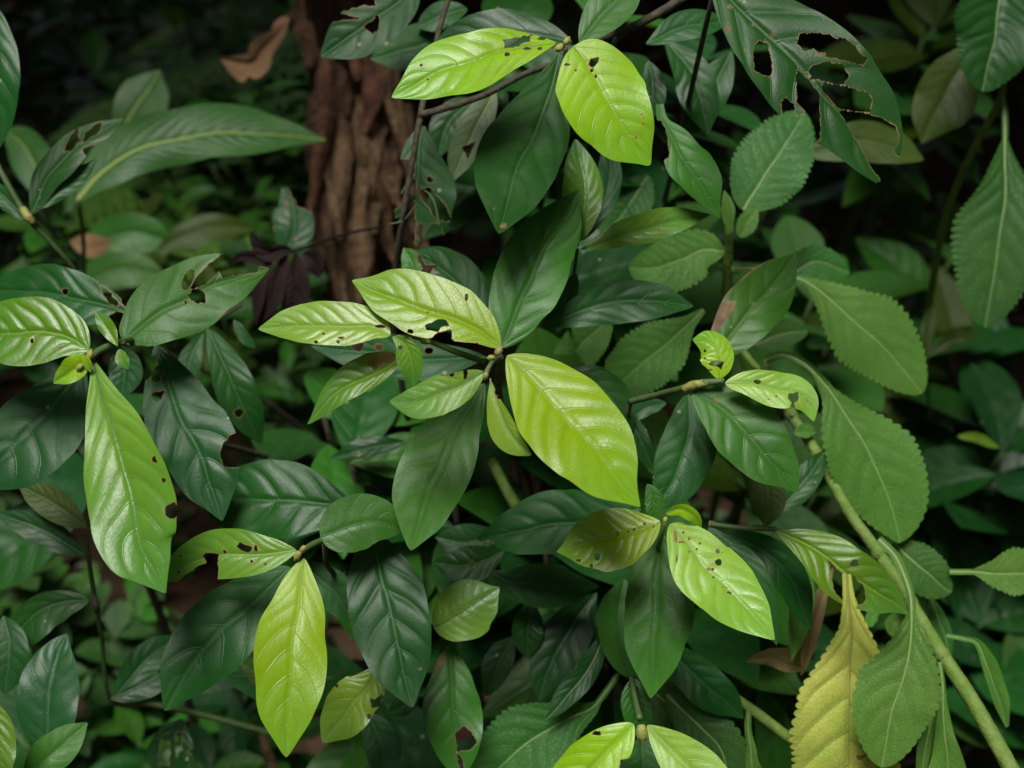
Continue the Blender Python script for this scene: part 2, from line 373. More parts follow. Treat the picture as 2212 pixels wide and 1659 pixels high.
    uv = np.stack([UW, (Sv + 1) / 2], 1)
    o = mesh_obj(name, V, faces, kind, sh, uv, wear)
    if label: o['label'] = label
    if rib and L > 90:
        rw0 = 2.0 if not serr else 3.0
        if kind == 'mango': rw0 = 4.2
        c = V.reshape(nu, ns, 3)[:, ns // 2]; cn = Nn[:, ns // 2]; side = np.cross(cn, np.gradient(c, axis=0)); side /= np.linalg.norm(side, axis=1)[:, None] + 1e-12
        ok = np.ones(nu, bool)
        for h in hol: ok &= ~inside(m, h)
        rv, rf = [], []
        for i in range(nu):
            r = rw0 * mpp * (1 - .82 * u[i]) * (L / 300) ** .3
            for k in range(5):
                an = math.pi * k / 4
                rv.append(c[i] + side[i] * r * math.cos(an) + cn[i] * (.55 * r * math.sin(an) + .12 * r))
        for i in range(nu - 1):
            if ok[i] and ok[i + 1]:
                for k in range(4): rf.append((i * 5 + k, i * 5 + k + 1, (i + 1) * 5 + k + 1, (i + 1) * 5 + k))
        if rf:
            mesh_obj('midrib', rv, rf, RIB.get(kind, 'ribdark'), o)
    return o

def tube(name, pts3, radii, mat, parent=None, sides=8, bumpy=0.0, n=None):
    pts3 = np.asarray(pts3, float); n = n or max(10, 6 * len(pts3))
    rad = np.asarray(radii, float) if np.ndim(radii) else np.full(len(pts3), float(radii))
    seg = np.concatenate([[0], np.cumsum(np.linalg.norm(np.diff(pts3, axis=0), axis=1))]); c, L = spline(pts3, n)
    rr = np.interp(np.linspace(0, seg[-1], n), seg, rad)
    tg = np.gradient(c, axis=0); tg /= np.linalg.norm(tg, axis=1)[:, None] + 1e-12
    up = np.array([.13, .21, .97]) if abs(tg[0, 2]) < .9 else np.array([1., .1, 0])
    v, f = [], []
    for i in range(n):
        a = np.cross(tg[i], up); a /= np.linalg.norm(a) + 1e-12; bb = np.cross(tg[i], a); 
        for k in range(sides):
            an = 2 * math.pi * k / sides; r = rr[i] * (1 + bumpy * random.uniform(-1, 1))
            v.append(c[i] + a * r * math.cos(an) + bb * r * math.sin(an))
    for i in range(n - 1):
        for k in range(sides): f.append((i * sides + k, i * sides + (k + 1) % sides, (i + 1) * sides + (k + 1) % sides, (i + 1) * sides + k))
    f.append(tuple(range(sides))[::-1]); f.append(tuple(range((n - 1) * sides, n * sides)))
    return mesh_obj(name, v, f, mat, parent)
def ptube(name, pix, rpx, mat, parent=None, **k):
    """pix: (x, y, depth) points; rpx: radius in reading-grid units"""
    a = np.array(pix, float); p = P(a[:, 0], a[:, 1], a[:, 2])
    r = np.asarray(rpx, float) * np.ones(len(a)) * a[:, 2] / F
    return tube(name, p, r, mat, parent, **k)
def bud(sh, x, y, d, size, dirx, diry, mat='bud', name='bud'):
    """a knobbly bud: a short swollen stalk with two pointed scales"""
    c = np.array([x, y], float); dv = np.array([dirx, diry], float); dv /= np.linalg.norm(dv); nv = np.array([dv[1], -dv[0]])
    V, Fc = [], []
    for (o, le, wd, ang) in ((0, 1.0, .34, 0), (.15, .85, .22, .45), (.1, .75, .2, -.5)):
        ca, sa = math.cos(ang), math.sin(ang); ax = dv * ca + nv * sa; n2 = np.array([ax[1], -ax[0]])
        b0 = len(V)
        for i in range(9):
            t = i / 8; r = wd * size * (math.sin(math.pi * min(1, t * .86 + .14)) ** .8) * (1 + .06 * random.uniform(-1, 1))
            pc = c + ax * size * le * (t - .25)
            for k in range(8):
                an = 2 * math.pi * k / 8; pp = pc + n2 * r * math.cos(an)
                V.append(P1(pp[0], pp[1], d - (r * math.sin(an) + o * size * .3) * d / F))
        for i in range(8):
            for k in range(8): Fc.append((b0 + i * 8 + k, b0 + i * 8 + (k + 1) % 8, b0 + (i + 1) * 8 + (k + 1) % 8, b0 + (i + 1) * 8 + k))
        Fc.append(tuple(b0 + k for k in range(8))[::-1]); Fc.append(tuple(b0 + 64 + k for k in range(8)))
    return mesh_obj(name, V, Fc, mat, sh)

# ------------------------------------------------------------------ the setting: ground, trunk, trees added for shade
def grid_ground():
    n = 90; xs = np.sinh(np.linspace(-3.2, 3.2, n)) * 3; ys = np.sinh(np.linspace(-3.2, 3.2, n)) * 3 + 2
    v = [(x, y, .03 * math.sin(x * 2.3 + y) * math.cos(y * 1.9 - x * .7) + random.uniform(-.008, .008) + .10 * max(0, min(6, y - 2.2))) for y in ys for x in xs]
    f = [(j * n + i, j * n + i + 1, (j + 1) * n + i + 1, (j + 1) * n + i) for j in range(n - 1) for i in range(n - 1)]
    return v, f
gv, gf = grid_ground()
tag(mesh_obj('ground', gv, gf, 'soil'), kind='structure')
def gz(x, y): return .03 * math.sin(x * 2.3 + y) * math.cos(y * 1.9 - x * .7) + .10 * max(0, min(6, y - 2.2))

def cloud(name, n, place, size, mat, curl=.3, shape='leaf'):
    V, Fc = [], []
    for i in range(n):
        p, nrm, sz = place(i); nrm = Vector(nrm).normalized(); q = nrm.to_track_quat('Z', 'Y') @ Quaternion((0, 0, 1), random.uniform(0, 6.28))
        l = sz * random.uniform(.7, 1.3); wd = l * random.uniform(.32, .5); b = len(V); c = curl * random.uniform(-.3, 1) * l
        for (x, y, z) in ((-.5 * l, 0, 0), (-.2 * l, wd * .5, c * .5), (.2 * l, wd * .42, c * .4), (.5 * l, 0, -c * .5), (.2 * l, -wd * .42, c * .4), (-.2 * l, -wd * .5, c * .5), (-.2 * l, 0, 0), (.2 * l, 0, 0)):
            V.append(tuple(Vector(p) + q @ Vector((x, y, z))))
        Fc += [(b, b + 6, b + 1), (b + 1, b + 6, b + 7, b + 2), (b + 2, b + 7, b + 3), (b, b + 5, b + 6), (b + 5, b + 4, b + 7, b + 6), (b + 4, b + 3, b + 7)]
    return mesh_obj(name, V, Fc, mat)
def on_ground(x0, x1, y0, y1, zz, sz, tilt):
    def f(i):
        x = random.uniform(x0, x1); y = y0 + (y1 - y0) * random.random() ** 1.5
        return (x, y, gz(x, y) + random.uniform(0, zz)), (random.gauss(0, tilt), random.gauss(0, tilt), 1), sz
    return f
tag(cloud('leaf_litter', 2600, on_ground(-2.2, 2.4, .6, 5, .02, .09, .3), 0, 'litter'), 'brown fallen leaves lying on the shaded ground', 'leaf litter', kind='stuff')
def weeds():
    cl = [(random.uniform(-1.5, 1.7), random.uniform(1.0, 4.2), random.uniform(.05, .16)) for _ in range(170)]
    def f(i):
        c = random.choice(cl); r = random.gauss(0, c[2] * .6); a = random.uniform(0, 6.28)
        x = c[0] + abs(r) * math.cos(a); y = c[1] + abs(r) * math.sin(a)
        return (x, y, gz(x, y) + random.uniform(.01, c[2] * 1.1)), (random.gauss(0, .5), random.gauss(0, .5) - .2, 1), random.choice([.025, .03, .04, .055])
    return f
tag(cloud('ground_cover', 6500, weeds(), 0, 'weed', .2), 'small green weeds growing thinly over the forest floor', 'ground cover', kind='stuff')

# trees added out of view: their crowns block sky light to darken the background
def make_crown(n, rx, ry, rz, leafsz):
    cl = []
    for _ in range(46):
        a = random.uniform(0, 6.28); e = math.asin(random.uniform(-1, 1)); r = random.uniform(.55, 1)
        cl.append((rx * r * math.cos(a) * math.cos(e), ry * r * math.sin(a) * math.cos(e), rz * r * math.sin(e)))
    def f(i):
        c = random.choice(cl); s_ = .28 * min(rx, rz)
        p = (c[0] + random.gauss(0, s_), c[1] + random.gauss(0, s_), c[2] + random.gauss(0, s_ * .8))
        return p, (random.gauss(0, .6), random.gauss(0, .6), 1), leafsz
    return cloud('crown', n, f, 0, 'crown', .15)
def make_shade_tree(x, y, h, src=None, label='', rz=0.0, sc=1.0):
    t = thing('tree', label, 'tree', (x, y, gz(x, y)), 'unseen trees added to shade the clearing')
    if src is None:
        pts = [(0, 0, -.1), (.05, .02, h * .3), (-.04, .05, h * .65), (.03, 0, h)]
        tr = tube('trunk', [(p[0] + x, p[1] + y, p[2] + gz(x, y)) for p in pts], [.16, .13, .10, .05], 'bark', t, sides=12)
        cr = make_crown(2600, 1.7, 1.7, 1.15, .26); cr.parent = t; cr.location = (0, 0, h)
    else:
        for c0 in src.children:
            c = c0.copy(); COL.objects.link(c); c.parent = t
    t.rotation_euler = (0, 0, rz); t.scale = (sc,) * 3
    return t
SHADE_TREES = [(-2.05, 2.8, 0, 1.0, 'added shade tree behind the shrub on the left'), (-.1, 2.9, 1.3, 1.0, 'added shade tree straight behind the dry brown trunk'), (1.8, 2.7, 2.2, 1.0, 'added shade tree behind the shrub on the right'),
         (2.5, 1.2, 3.4, .95, 'added shade tree beside the toothed leaf plant on the right'), (-1.2, 5.0, 4.0, 1.2, 'tall added shade tree far back behind the others'), (1.4, 5.0, 5.0, 1.2, 'tall added shade tree far back on the right'),
         (-2.7, 1.0, 1.9, .95, 'added shade tree at the left edge of the clearing'), (3.4, -.6, .7, 1.0, 'added shade tree at the right edge of the clearing'), (-3.4, 4.2, 2.9, 1.2, 'tall added shade tree far back on the left'), (3.6, 4.2, 3.9, 1.2, 'tall added shade tree far back at the far right'), (-3.0, -1.0, 5.1, 1.0, 'added shade tree far to the left of the clearing'),
         (-1.5, -2.6, .4, 1.0, 'added shade tree on the near left side of the clearing'), (.6, -2.9, 1.7, 1.0, 'added shade tree on the near side of the clearing'), (2.3, -2.3, 4.4, 1.0, 'added shade tree on the near right side of the clearing')]
t0 = None
for (x, y, rz, sc, lb) in SHADE_TREES:
    t = make_shade_tree(x, y, 2.5, t0, lb, rz, sc)
    if t0 is None: t0 = t

# the dry fibrous trunk behind the shrub
def trunk_xy():
    p = P1(800, 300, 1.62); return p
tp = trunk_xy()
trk = thing('banana_trunk', 'thick dry brown fibrous trunk rising behind the shrub', 'trunk', (tp[0], tp[1], gz(tp[0], tp[1])))
def build_trunk():
    n, k = 60, 72; V, Fc = [], []
    h = 1.9; base = gz(tp[0], tp[1]) - .05
    for i in range(n):
        t = i / (n - 1); z = base + h * t; r = .072 - .02 * t
        for j in range(k):
            a = 2 * math.pi * j / k
            rid = .006 * math.sin(a * 7 + 1.3 * math.sin(t * 4)) + .004 * math.sin(a * 19 + t * 9) + .003 * math.sin(a * 31 - t * 14) + .010 * ((a * 3 / 6.283 + t * 1.3) % 1)
            V.append((tp[0] + (r + rid) * math.cos(a) + .03 * t, tp[1] + (r + rid) * math.sin(a), z))
    for i in range(n - 1):
        for j in range(k): Fc.append((i * k + j, i * k + (j + 1) % k, (i + 1) * k + (j + 1) % k, (i + 1) * k + j))
    return mesh_obj('stem', V, Fc, 'barkdark', trk)
build_trunk()
def strip(name, pix, wid, mat, parent, curl=.4, nseg=40, ncol=9, label=None):
    """a long dry sheath hanging down the trunk: curved across, frayed along its edges"""
    a = np.array(pix, float); c, L = spline(P(a[:, 0], a[:, 1], a[:, 2]), nseg); wd = np.interp(np.linspace(0, 1, nseg), np.linspace(0, 1, len(wid)), wid) * a[:, 2].mean() / F
    tg = np.gradient(c, axis=0); tg /= np.linalg.norm(tg, axis=1)[:, None]
    V, Fc = [], []; e1 = wiggle(nseg, 26, .3); e2 = wiggle(nseg, 26, .3); tw = wiggle(nseg, 4, .25) - 1
    for i in range(nseg):
        view = c[i] - C0; view /= np.linalg.norm(view); s_ = np.cross(tg[i], view); s_ /= np.linalg.norm(s_); nn = np.cross(s_, tg[i])
        for j in range(ncol):
            q = j / (ncol - 1) * 2 - 1; ww = wd[i] * (e1[i] if q < 0 else e2[i])
            V.append(c[i] + s_ * q * ww + nn * (curl * ww * (q * q - .4) + ww * q * tw[i] + .12 * ww * math.sin(q * 9 + i * .15)))
    for i in range(nseg - 1):
        for j in range(ncol - 1): Fc.append((i * ncol + j, i * ncol + j + 1, (i + 1) * ncol + j + 1, (i + 1) * ncol + j))
    o = mesh_obj(name, V, Fc, mat, parent)
    uvv = [(i / (nseg - 1), j / (ncol - 1)) for i in range(nseg) for j in range(ncol)]
    return o
D_ = 1.50
strip('sheath', [(655, -60, D_), (668, 40, D_), (672, 130, D_), (655, 140, D_)], [34, 40, 26, 8], 'bark', trk)
strip('sheath', [(735, 60, D_), (722, 200, D_), (708, 330, D_), (690, 470, D_), (700, 560, D_)], [46, 40, 48, 36, 20], 'bark', trk)
strip('sheath', [(720, -60, D_ + .02), (735, 60, D_ + .02), (770, 220, D_ + .02), (790, 420, D_ + .02)], [36, 40, 30, 14], 'bark', trk)
strip('sheath', [(760, 400, D_), (752, 520, D_ - .01), (758, 640, D_ - .01), (775, 780, D_)], [20, 34, 30, 24], 'fibre', trk)
strip('sheath', [(820, 380, D_), (805, 480, D_), (800, 600, D_), (812, 760, D_)], [16, 26, 30, 18], 'fibre', trk)
strip('sheath', [(860, 420, D_ + .03), (850, 560, D_ + .02), (842, 690, D_ + .02)], [20, 24, 10], 'fibre', trk)
strip('sheath', [(790, 240, D_ - .02), (800, 300, D_ - .03), (826, 330, D_ - .02), (850, 390, D_)], [10, 14, 12, 4], 'fibre', trk)
strip('sheath', [(880, 1150, 1.45), (890, 1300, 1.42), (870, 1480, 1.40), (875, 1680, 1.38)], [30, 34, 40, 40], 'bark', trk)
strip('sheath', [(1040, 1230, 1.45), (1062, 1330, 1.42), (1075, 1420, 1.4)], [14, 22, 14], 'bark', trk)
for k in range(20):
    x0 = random.uniform(632, 895); y0 = random.uniform(-120, 420); ln_ = random.uniform(180, 460); dd_ = 1.55 - .06 * math.sin((x0 - 630) / 270 * math.pi) + random.uniform(-.03, .0); dx = random.uniform(-18, 30)
    strip('sheath', [(x0, y0, dd_), (x0 + dx * .4, y0 + ln_ * .35, dd_ - random.uniform(0, .03)), (x0 + dx + random.uniform(-12, 12), y0 + ln_ * .7, dd_ - random.uniform(0, .05)), (x0 + dx * 1.5 + random.uniform(-24, 24), y0 + ln_, dd_ - random.uniform(-.01, .08))],
          [random.uniform(6, 24), random.uniform(10, 30), random.uniform(8, 26), random.uniform(2, 8)], random.choice(['bark', 'fibre', 'barkred', 'barkred'] if y0 < 200 else ['fibre', 'fibre', 'bark']), trk, curl=random.uniform(-.6, .9))
dl = thing('dry_leaf', 'curled dry brown leaf hanging beside the top of the fibrous trunk', 'dead leaf', P1(615, 50, 1.42))
leaf(dl, 'dead', 1.42, [(622, 40), (600, 75), (570, 108), (540, 135), (478, 128)], [(0, 3), (.15, 12), (.4, 20), (.6, 34), (.75, 44), (.88, 26), (1, 2)], [(0, 3), (.2, 14), (.45, 30), (.65, 22), (.85, 12), (1, 2)], ky=.2, fold=.9, q=1.8, twist=.9, rib=False, name='blade',
     holes=[[(520, 185), (540, 165), (556, 176), (575, 172), (560, 200), (520, 205)]])
leaf(dl, 'dead', 1.42, [(624, 36), (606, 52), (586, 62)], 8, 12, fold=-.8, q=1.5, rib=False, name='stalk')

# ------------------------------------------------------------------ the leafy shoots of the shrub
ROOT = np.array([.05, 1.22, 0.0])
def stem_down(sh, x, y, d, r=6.0, mat='twig', bend=.25):
    """the woody stem from a shoot's node down into the middle of the shrub"""
    p0 = P1(x, y, d); p3 = ROOT + np.array([p0[0] * .45, (p0[1] - .75) * .25, gz(0, 1.2)])
    p1 = p0 + FW * .06 + np.array([0, .02, -.07]); p2 = p0 * .45 + p3 * .55 + np.array([0, .06, .06])
    tube('stem', [p0, p1, p2, p3], [r * d / F * .8, r * d / F, r * d / F * 1.3, r * d / F * 1.8], mat, sh, sides=8, bumpy=.06)
def shoot(label, x, y, d, cat='leafy shoot', group='shoots of the glossy leaved shrub'):
    return thing('leafy_shoot', label, cat, P1(x, y, d), group)

# top centre
A = shoot('top shoot with two broad lime leaves, one spreading left and one hanging right', 1215, 98, .88)
leaf(A, 'lime', .875, [(1203, 92), (1090, 108), (1001, 137), (932, 165), (846, 210)], 64, 64, um=.52, ky=.5, fold=.12, twist=.25,
     holes=[T(2, 1050, 250, 1060, 300, 1130, 285, 1215, 262, 1218, 225, 1140, 238), E(2, 1075, 342, 17, 14), E(2, 1200, 303, 26, 13), E(2, 1280, 305, 14, 9), E(2, 1295, 243, 32, 8), E(2, 1230, 213, 12, 10), E(2, 535, 410, 7, 6), E(2, 575, 497, 6, 5)],
     label='lime leaf spreading left with an eaten gap by its stalk')
leaf(A, 'lime', .865, [(1238, 100), (1276, 148), (1310, 220), (1345, 275), (1404, 357)], 88, 96, um=.42, b=.62, acu=.45, ky=.3, fold=.1, kx=.1, q=.5,
     holes=[T(2, 1650, 360, 1645, 390, 1618, 422, 1588, 405, 1600, 372), E(2, 1605, 440, 9, 9), E(2, 1632, 475, 6, 10), E(2, 1450, 405, 22, 7), E(2, 1507, 440, 6, 6), E(2, 1605, 935, 12, 22)],
     stains=[E(2, 1920, 718, 9, 9), E(2, 1930, 778, 10, 14), E(2, 1885, 865, 9, 18)], label='broad lime leaf hanging down right')
bud(A, 1213, 100, .865, 26, -.5, .3); bud(A, 1222, 92, .862, 22, .4, -.6)
leaf(A, 'blue', .96, [(1235, 90), (1130, 72), (1040, 70), (925, 112)], 48, 50, ky=.35)
leaf(A, 'dark', .935, [(1210, 112), (1186, 213), (1155, 289), (1121, 350), (1097, 430), (1078, 505)], 84, 94, um=.55, b=.72, droop=-.15, ky=.45, fold=.15, q=1.0, stains=[E(2, 1050, 1415, 26, 18), E(2, 993, 1310, 8, 8)], label='dark glossy leaf pointing down with a brown tip')
stem_down(A, 1222, 105, .885, 7)
# brown twig carrying it
tw = thing('twig', 'brown forked twig passing behind the top lime leaves', 'twig', P1(911, 254, .985))
ptube('stem', [(905, 250, .99), (1035, 210, .975), (1138, 158, .965), (1214, 132, .955), (1290, 88, .945), (1341, 69, .94), (1413, 34, .935), (1480, -8, .93)], [8, 7, 7, 7, 8, 9, 10, 10], 'twig', tw, bumpy=.08)
ptube('upright', [(978, -30, 1.0), (945, 80, .995), (908, 252, .99), (886, 380, 1.0), (862, 520, 1.02), (850, 700, 1.08), (880, 900, 1.15)], [6, 6, 7, 7, 7, 7, 7], 'twig', tw, bumpy=.08)
ptube('knot', [(1330, 78, .938), (1341, 66, .936), (1352, 62, .936)], [10, 14, 11], 'twig', tw, bumpy=.12)
ptube('side_shoot', [(1341, 69, .94), (1326, 92, .935), (1318, 110, .93)], [6, 6, 5], 'stemg', tw)

Bs = shoot('narrow yellow green shoot tucked under the hanging lime leaf', 1249, 530, .95)
leaf(Bs, 'limemid', .945, [(1249, 522), (1262, 440), (1258, 380), (1243, 300)], 48, 40, um=.5, ky=.2, fold=.2, q=1.2)
leaf(Bs, 'limemid', .94, [(1254, 539), (1345, 508), (1430, 482), (1536, 463)], 36, 33, um=.55, b=.9, ky=.3, fold=.35, q=.6, stains=[E(2, 2030, 1447, 14, 11)])
leaf(Bs, 'blue', .985, [(1256, 520), (1300, 440), (1318, 370), (1312, 295)], 34, 28, ky=.3)
bud(Bs, 1248, 530, .94, 11, 0, -1); stem_down(Bs, 1247, 540, .95, 5, 'stemg')

# centre rosette
Cs = shoot('central shoot with the largest bright lime leaf pointing down to the right', 1075, 768, .85)
leaf(Cs, 'lime', .842, [(1095, 768), (1149, 816), (1207, 878), (1265, 946), (1317, 1019), (1383, 1095)], 97, 105, um=.5, b=.75, acu=.4, ky=.5, kx=.0, fold=.1, q=1.25, droop=-.14, label='largest lime leaf, glossy, pointing down right')
leaf(Cs, 'lime', .842, [(1082, 752), (1035, 713), (987, 692), (925, 673), (863, 651), (760, 606)], 58, 80, um=.5, b=.72, acu=.45, ky=.3, fold=.12, q=.55,
     holes=[T(5, 560, 462, 600, 450, 640, 425, 690, 430, 708, 465, 660, 470, 640, 500, 600, 490, 570, 485), T(5, 625, 520, 660, 505, 720, 488, 725, 545, 745, 565, 800, 570, 830, 598, 900, 605, 960, 650, 900, 720, 700, 640, 560, 560), E(5, 470, 500, 22, 14), E(5, 820, 280, 9, 26), E(5, 575, 375, 6, 6), E(5, 885, 578, 8, 7)], label='lime leaf pointing up left with a chewed lower edge')
leaf(Cs, 'limemid', .835, [(1046, 803), (994, 830), (939, 854), (891, 867), (841, 867)], 47, 38, um=.5, ky=.25, fold=.15, q=.6, holes=[E(5, 725, 765, 18, 22), E(5, 812, 765, 14, 34), E(5, 680, 760, 30, 18)])
leaf(Cs, 'limepale', .832, [(1058, 816), (1069, 860), (1088, 909), (1112, 952), (1148, 984)], 22, 38, um=.6, ky=.1, kx=-.35, fold=.2, q=.6, holes=[E(5, 1012, 885, 14, 22), E(5, 1025, 912, 12, 10)])
leaf(Cs, 'mid', .90, [(1082, 752), (1110, 690), (1140, 610), (1166, 545), (1210, 480), (1250, 410)], 78, 76, um=.48, ky=.25, fold=.1, q=1.0, stains=[E(5, 1000, 198, 6, 11)], label='dark green leaf pointing up')
leaf(Cs, 'mid', .92, [(1046, 828), (1011, 888), (980, 940), (953, 1015), (918, 1080), (887, 1189)], 72, 84, um=.52, b=.75, ky=.45, droop=-.1, fold=.1, q=1.1, label='green leaf pointing down left')
leaf(Cs, 'dark', .945, [(1180, 702), (1276, 663), (1345, 651), (1413, 651), (1498, 661)], 46, 48, um=.52, ky=.25, fold=.15, q=1.1)
leaf(Cs, 'dark', .97, [(1245, 590), (1225, 640), (1182, 712)], 22, 26, ky=.3)
leaf(Cs, 'dark', .97, [(1065, 735), (1010, 640), (950, 580), (880, 545)], 52, 56, ky=.25, holes=[T(5, 400, 100, 520, 20, 560, 80, 640, 80, 600, 120, 560, 170, 420, 180)])
leaf(Cs, 'blue', .985, [(1052, 772), (930, 775), (800, 762), (672, 748)], 48, 46, ky=.3, holes=[E(5, 140, 590, 46, 34), E(5, 270, 600, 30, 24), E(5, 585, 625, 30, 24)])
leaf(Cs, 'dark', .975, [(1230, 800), (1290, 830), (1340, 890), (1362, 940)], 42, 30, ky=.2)
leaf(Cs, 'blue', .985, [(1330, 870), (1372, 925), (1395, 975), (1409, 1016)], 20, 28, ky=.2)
ptube('side_shoot', [(1068, 775, .84), (1058, 790, .832), (1050, 806, .83)], [6, 5, 7], 'stemg', Cs)
ptube('stalk', [(1078, 770, .845), (1080, 790, .86), (1077, 830, .885), (1082, 880, .92), (1090, 930, .96)], [10, 9, 8, 8, 8], 'twig', Cs, bumpy=.15)
bud(Cs, 1074, 762, .838, 24, .5, -.6); bud(Cs, 1050, 808, .826, 18, -.2, .8); bud(Cs, 1064, 772, .835, 18, -.8, .1)
stem_down(Cs, 1080, 775, .86, 9)

Ds = shoot('small side shoot left of centre with a pale lime leaf pointing left', 850, 725, .855)
leaf(Ds, 'limepale', .85, [(843, 724), (808, 708), (760, 704), (687, 703), (619, 706), (558, 711)], 42, 56, um=.48, ky=.45, fold=.15, q=.8,
     holes=[E(4, 1985, 567, 12, 9), E(4, 2125, 565, 10, 10), E(4, 2035, 515, 7, 6), E(5, 275, 468, 34, 9), E(5, 35, 540, 18, 6)], label='pale lime leaf pointing left')
leaf(Ds, 'limedark', .848, [(848, 727), (876, 745), (889, 785), (894, 834)], 27, 32, um=.5, ky=.1, fold=.2, q=1.0, holes=[E(5, 405, 600, 14, 16)])
leaf(Ds, 'limedark', .872, [(870, 772), (795, 816), (725, 850), (665, 916)], 30, [(0, 6), (.1, 32), (.25, 50), (.5, 42), (.8, 17), (1, 1)], um=.5, ky=.35, fold=.15, q=1.0, stains=[T(5, 140, 685, 250, 640, 370, 615, 400, 690, 300, 700, 240, 745, 200, 705)], label='mid green leaf with a rusty brown patch')
ptube('stem', [(848, 726, .856), (897, 728, .858), (935, 740, .862), (985, 760, .868), (1049, 783, .872)], [5, 6, 6, 7, 7], 'stemg', Ds)
bud(Ds, 912, 734, .853, 26, .9, .3)

# right
Es = shoot('shoot at right of centre with a spotted lime leaf and a small cupped leaf', 1490, 832, .90)
leaf(Es, 'lime', .885, [(1551, 819), (1556, 787), (1548, 757), (1526, 738), (1496, 733)], 42, 34, um=.5, b=.7, ky=.1, fold=-.15, q=.7, holes=[T(6, 235, 705, 275, 685, 325, 692, 310, 735, 280, 715), E(6, 207, 622, 7, 8), E(6, 207, 668, 8, 4)], stains=[E(6, 240, 740, 16, 8), E(6, 190, 590, 4, 6), E(6, 165, 600, 4, 6)])
leaf(Es, 'limepale', .88, [(1566, 828), (1625, 828), (1679, 840), (1720, 850), (1746, 874), (1758, 910)], 38, 38, um=.5, b=.7, ky=.35, fold=.15, q=.6,
     holes=[E(6, 535, 815, 27, 17), T(6, 735, 890, 765, 890, 790, 880, 795, 910, 770, 945, 745, 935), T(6, 745, 930, 765, 940, 772, 990, 752, 985)],
     stains=[E(6, 655, 905, 12, 8), E(6, 610, 925, 9, 6), E(6, 540, 850, 9, 4), E(6, 850, 935, 6, 10), E(6, 815, 965, 7, 7), E(6, 640, 880, 5, 5), E(6, 705, 858, 5, 4), E(6, 810, 900, 6, 5), E(6, 690, 915, 5, 5)], label='spotted pale lime leaf')
leaf(Es, 'mid', .955, [(1538, 792), (1568, 735), (1623, 665), (1672, 613), (1719, 547)], 62, 64, um=.5, ky=.3, fold=.15, q=.9, hem=.10, stains=[T(6, 200, 500, 290, 340, 350, 300, 405, 305, 380, 370, 330, 440, 290, 510), E(6, 510, 325, 12, 12), E(6, 625, 232, 12, 9), E(6, 370, 470, 10, 14)], label='dark leaf pointing up with a brown scorched edge')
leaf(Es, 'mid', .895, [(1496, 845), (1536, 868), (1572, 895), (1606, 929), (1644, 970), (1685, 1015), (1724, 1064)], 82, 70, um=.47, ky=.4, fold=.1, q=1.3, holes=[E(6, 430, 855, 30, 10)], stains=[E(6, 410, 860, 60, 16), E(6, 280, 930, 20, 14), E(6, 230, 940, 12, 7)], label='dark quilted leaf pointing down right')
leaf(Es, 'dark', .94, [(1487, 852), (1490, 922), (1465, 1010), (1415, 1105)], 68, 58, um=.5, ky=.35, fold=.1, q=1.2)
leaf(Es, 'dark', 1.0, [(1680, 1105), (1725, 1055), (1784, 970)], 30, 32, ky=.3)
leaf(Es, 'olive', .95, [(1655, 1025), (1660, 1080), (1654, 1139)], 40, 40, um=.45, ky=.3, q=.5)
leaf(Es, 'blue', .985, [(1440, 870), (1400, 880), (1360, 905)], 18, 20, ky=.3)
ptube('stem', [(1360, 868, .955), (1420, 853, .93), (1480, 838, .90), (1515, 828, .89), (1565, 822, .885)], [7, 7, 8, 9, 6], 'stemg', Es, bumpy=.05)
ptube('node', [(1478, 840, .897), (1500, 832, .892), (1530, 826, .888)], [9, 11, 8], 'bud', Es, bumpy=.14)
stem_down(Es, 1362, 868, .955, 7)

# lower right
Fs = shoot('lower right shoot with a holed lime leaf pointing left and a stained one pointing right', 1435, 1130, .885)
leaf(Fs, 'lime', .872, [(1427, 1127), (1379, 1145), (1331, 1159), (1276, 1171), (1202, 1192)], 72, 62, um=.45, b=.75, acu=.45, ky=.5, kx=-.12, fold=.05, q=.7,
     holes=[E(8, 1640, 332, 19, 22), E(8, 1767, 185, 11, 13), E(8, 1833, 174, 8, 8), E(8, 1875, 161, 9, 8), E(8, 1940, 125, 7, 7), E(8, 1995, 142, 6, 5), E(8, 1605, 390, 12, 14), E(8, 1525, 355, 18, 10)], label='lime leaf pointing left with round holes').data.materials[0] = M['lime']
leaf(Fs, 'limepale', .872, [(1447, 1132), (1493, 1181), (1524, 1223), (1555, 1253), (1582, 1285), (1623, 1326), (1673, 1382)], 67, 74, um=.48, b=.75, ky=.5, fold=.1, q=.85, droop=-.12,
     holes=[E(9, 287, 295, 13, 13), E(9, 290, 367, 19, 23), E(9, 360, 555, 16, 8), E(9, 70, 180, 7, 6), E(9, 108, 218, 5, 10), E(9, 155, 283, 5, 5), E(9, 255, 410, 8, 6), E(9, 262, 457, 7, 5), E(9, 175, 248, 5, 5)],
     stains=[E(9, 20, 200, 10, 60), E(9, 60, 240, 40, 8), E(9, 30, 340, 8, 30), E(9, 110, 300, 14, 8), E(9, 230, 410, 20, 12), E(9, 330, 520, 30, 6)], label='pale lime leaf pointing down right with brown stains')
leaf(Fs, 'lime', .868, [(1438, 1110), (1470, 1100), (1500, 1117), (1516, 1147)], 13, 16, ky=-.2, fold=.4, q=.5)
leaf(Fs, 'mid', .93, [(1428, 1150), (1420, 1237), (1418, 1295), (1416, 1353), (1411, 1408), (1405, 1509)], 82, 70, um=.52, b=.75, ky=.45, droop=-.12, fold=.1, q=1.1, label='dark leaf hanging straight down')
leaf(Fs, 'dark', .94, [(1530, 1140), (1612, 1222), (1652, 1300), (1678, 1394)], 32, 40, ky=.3, fold=.05)
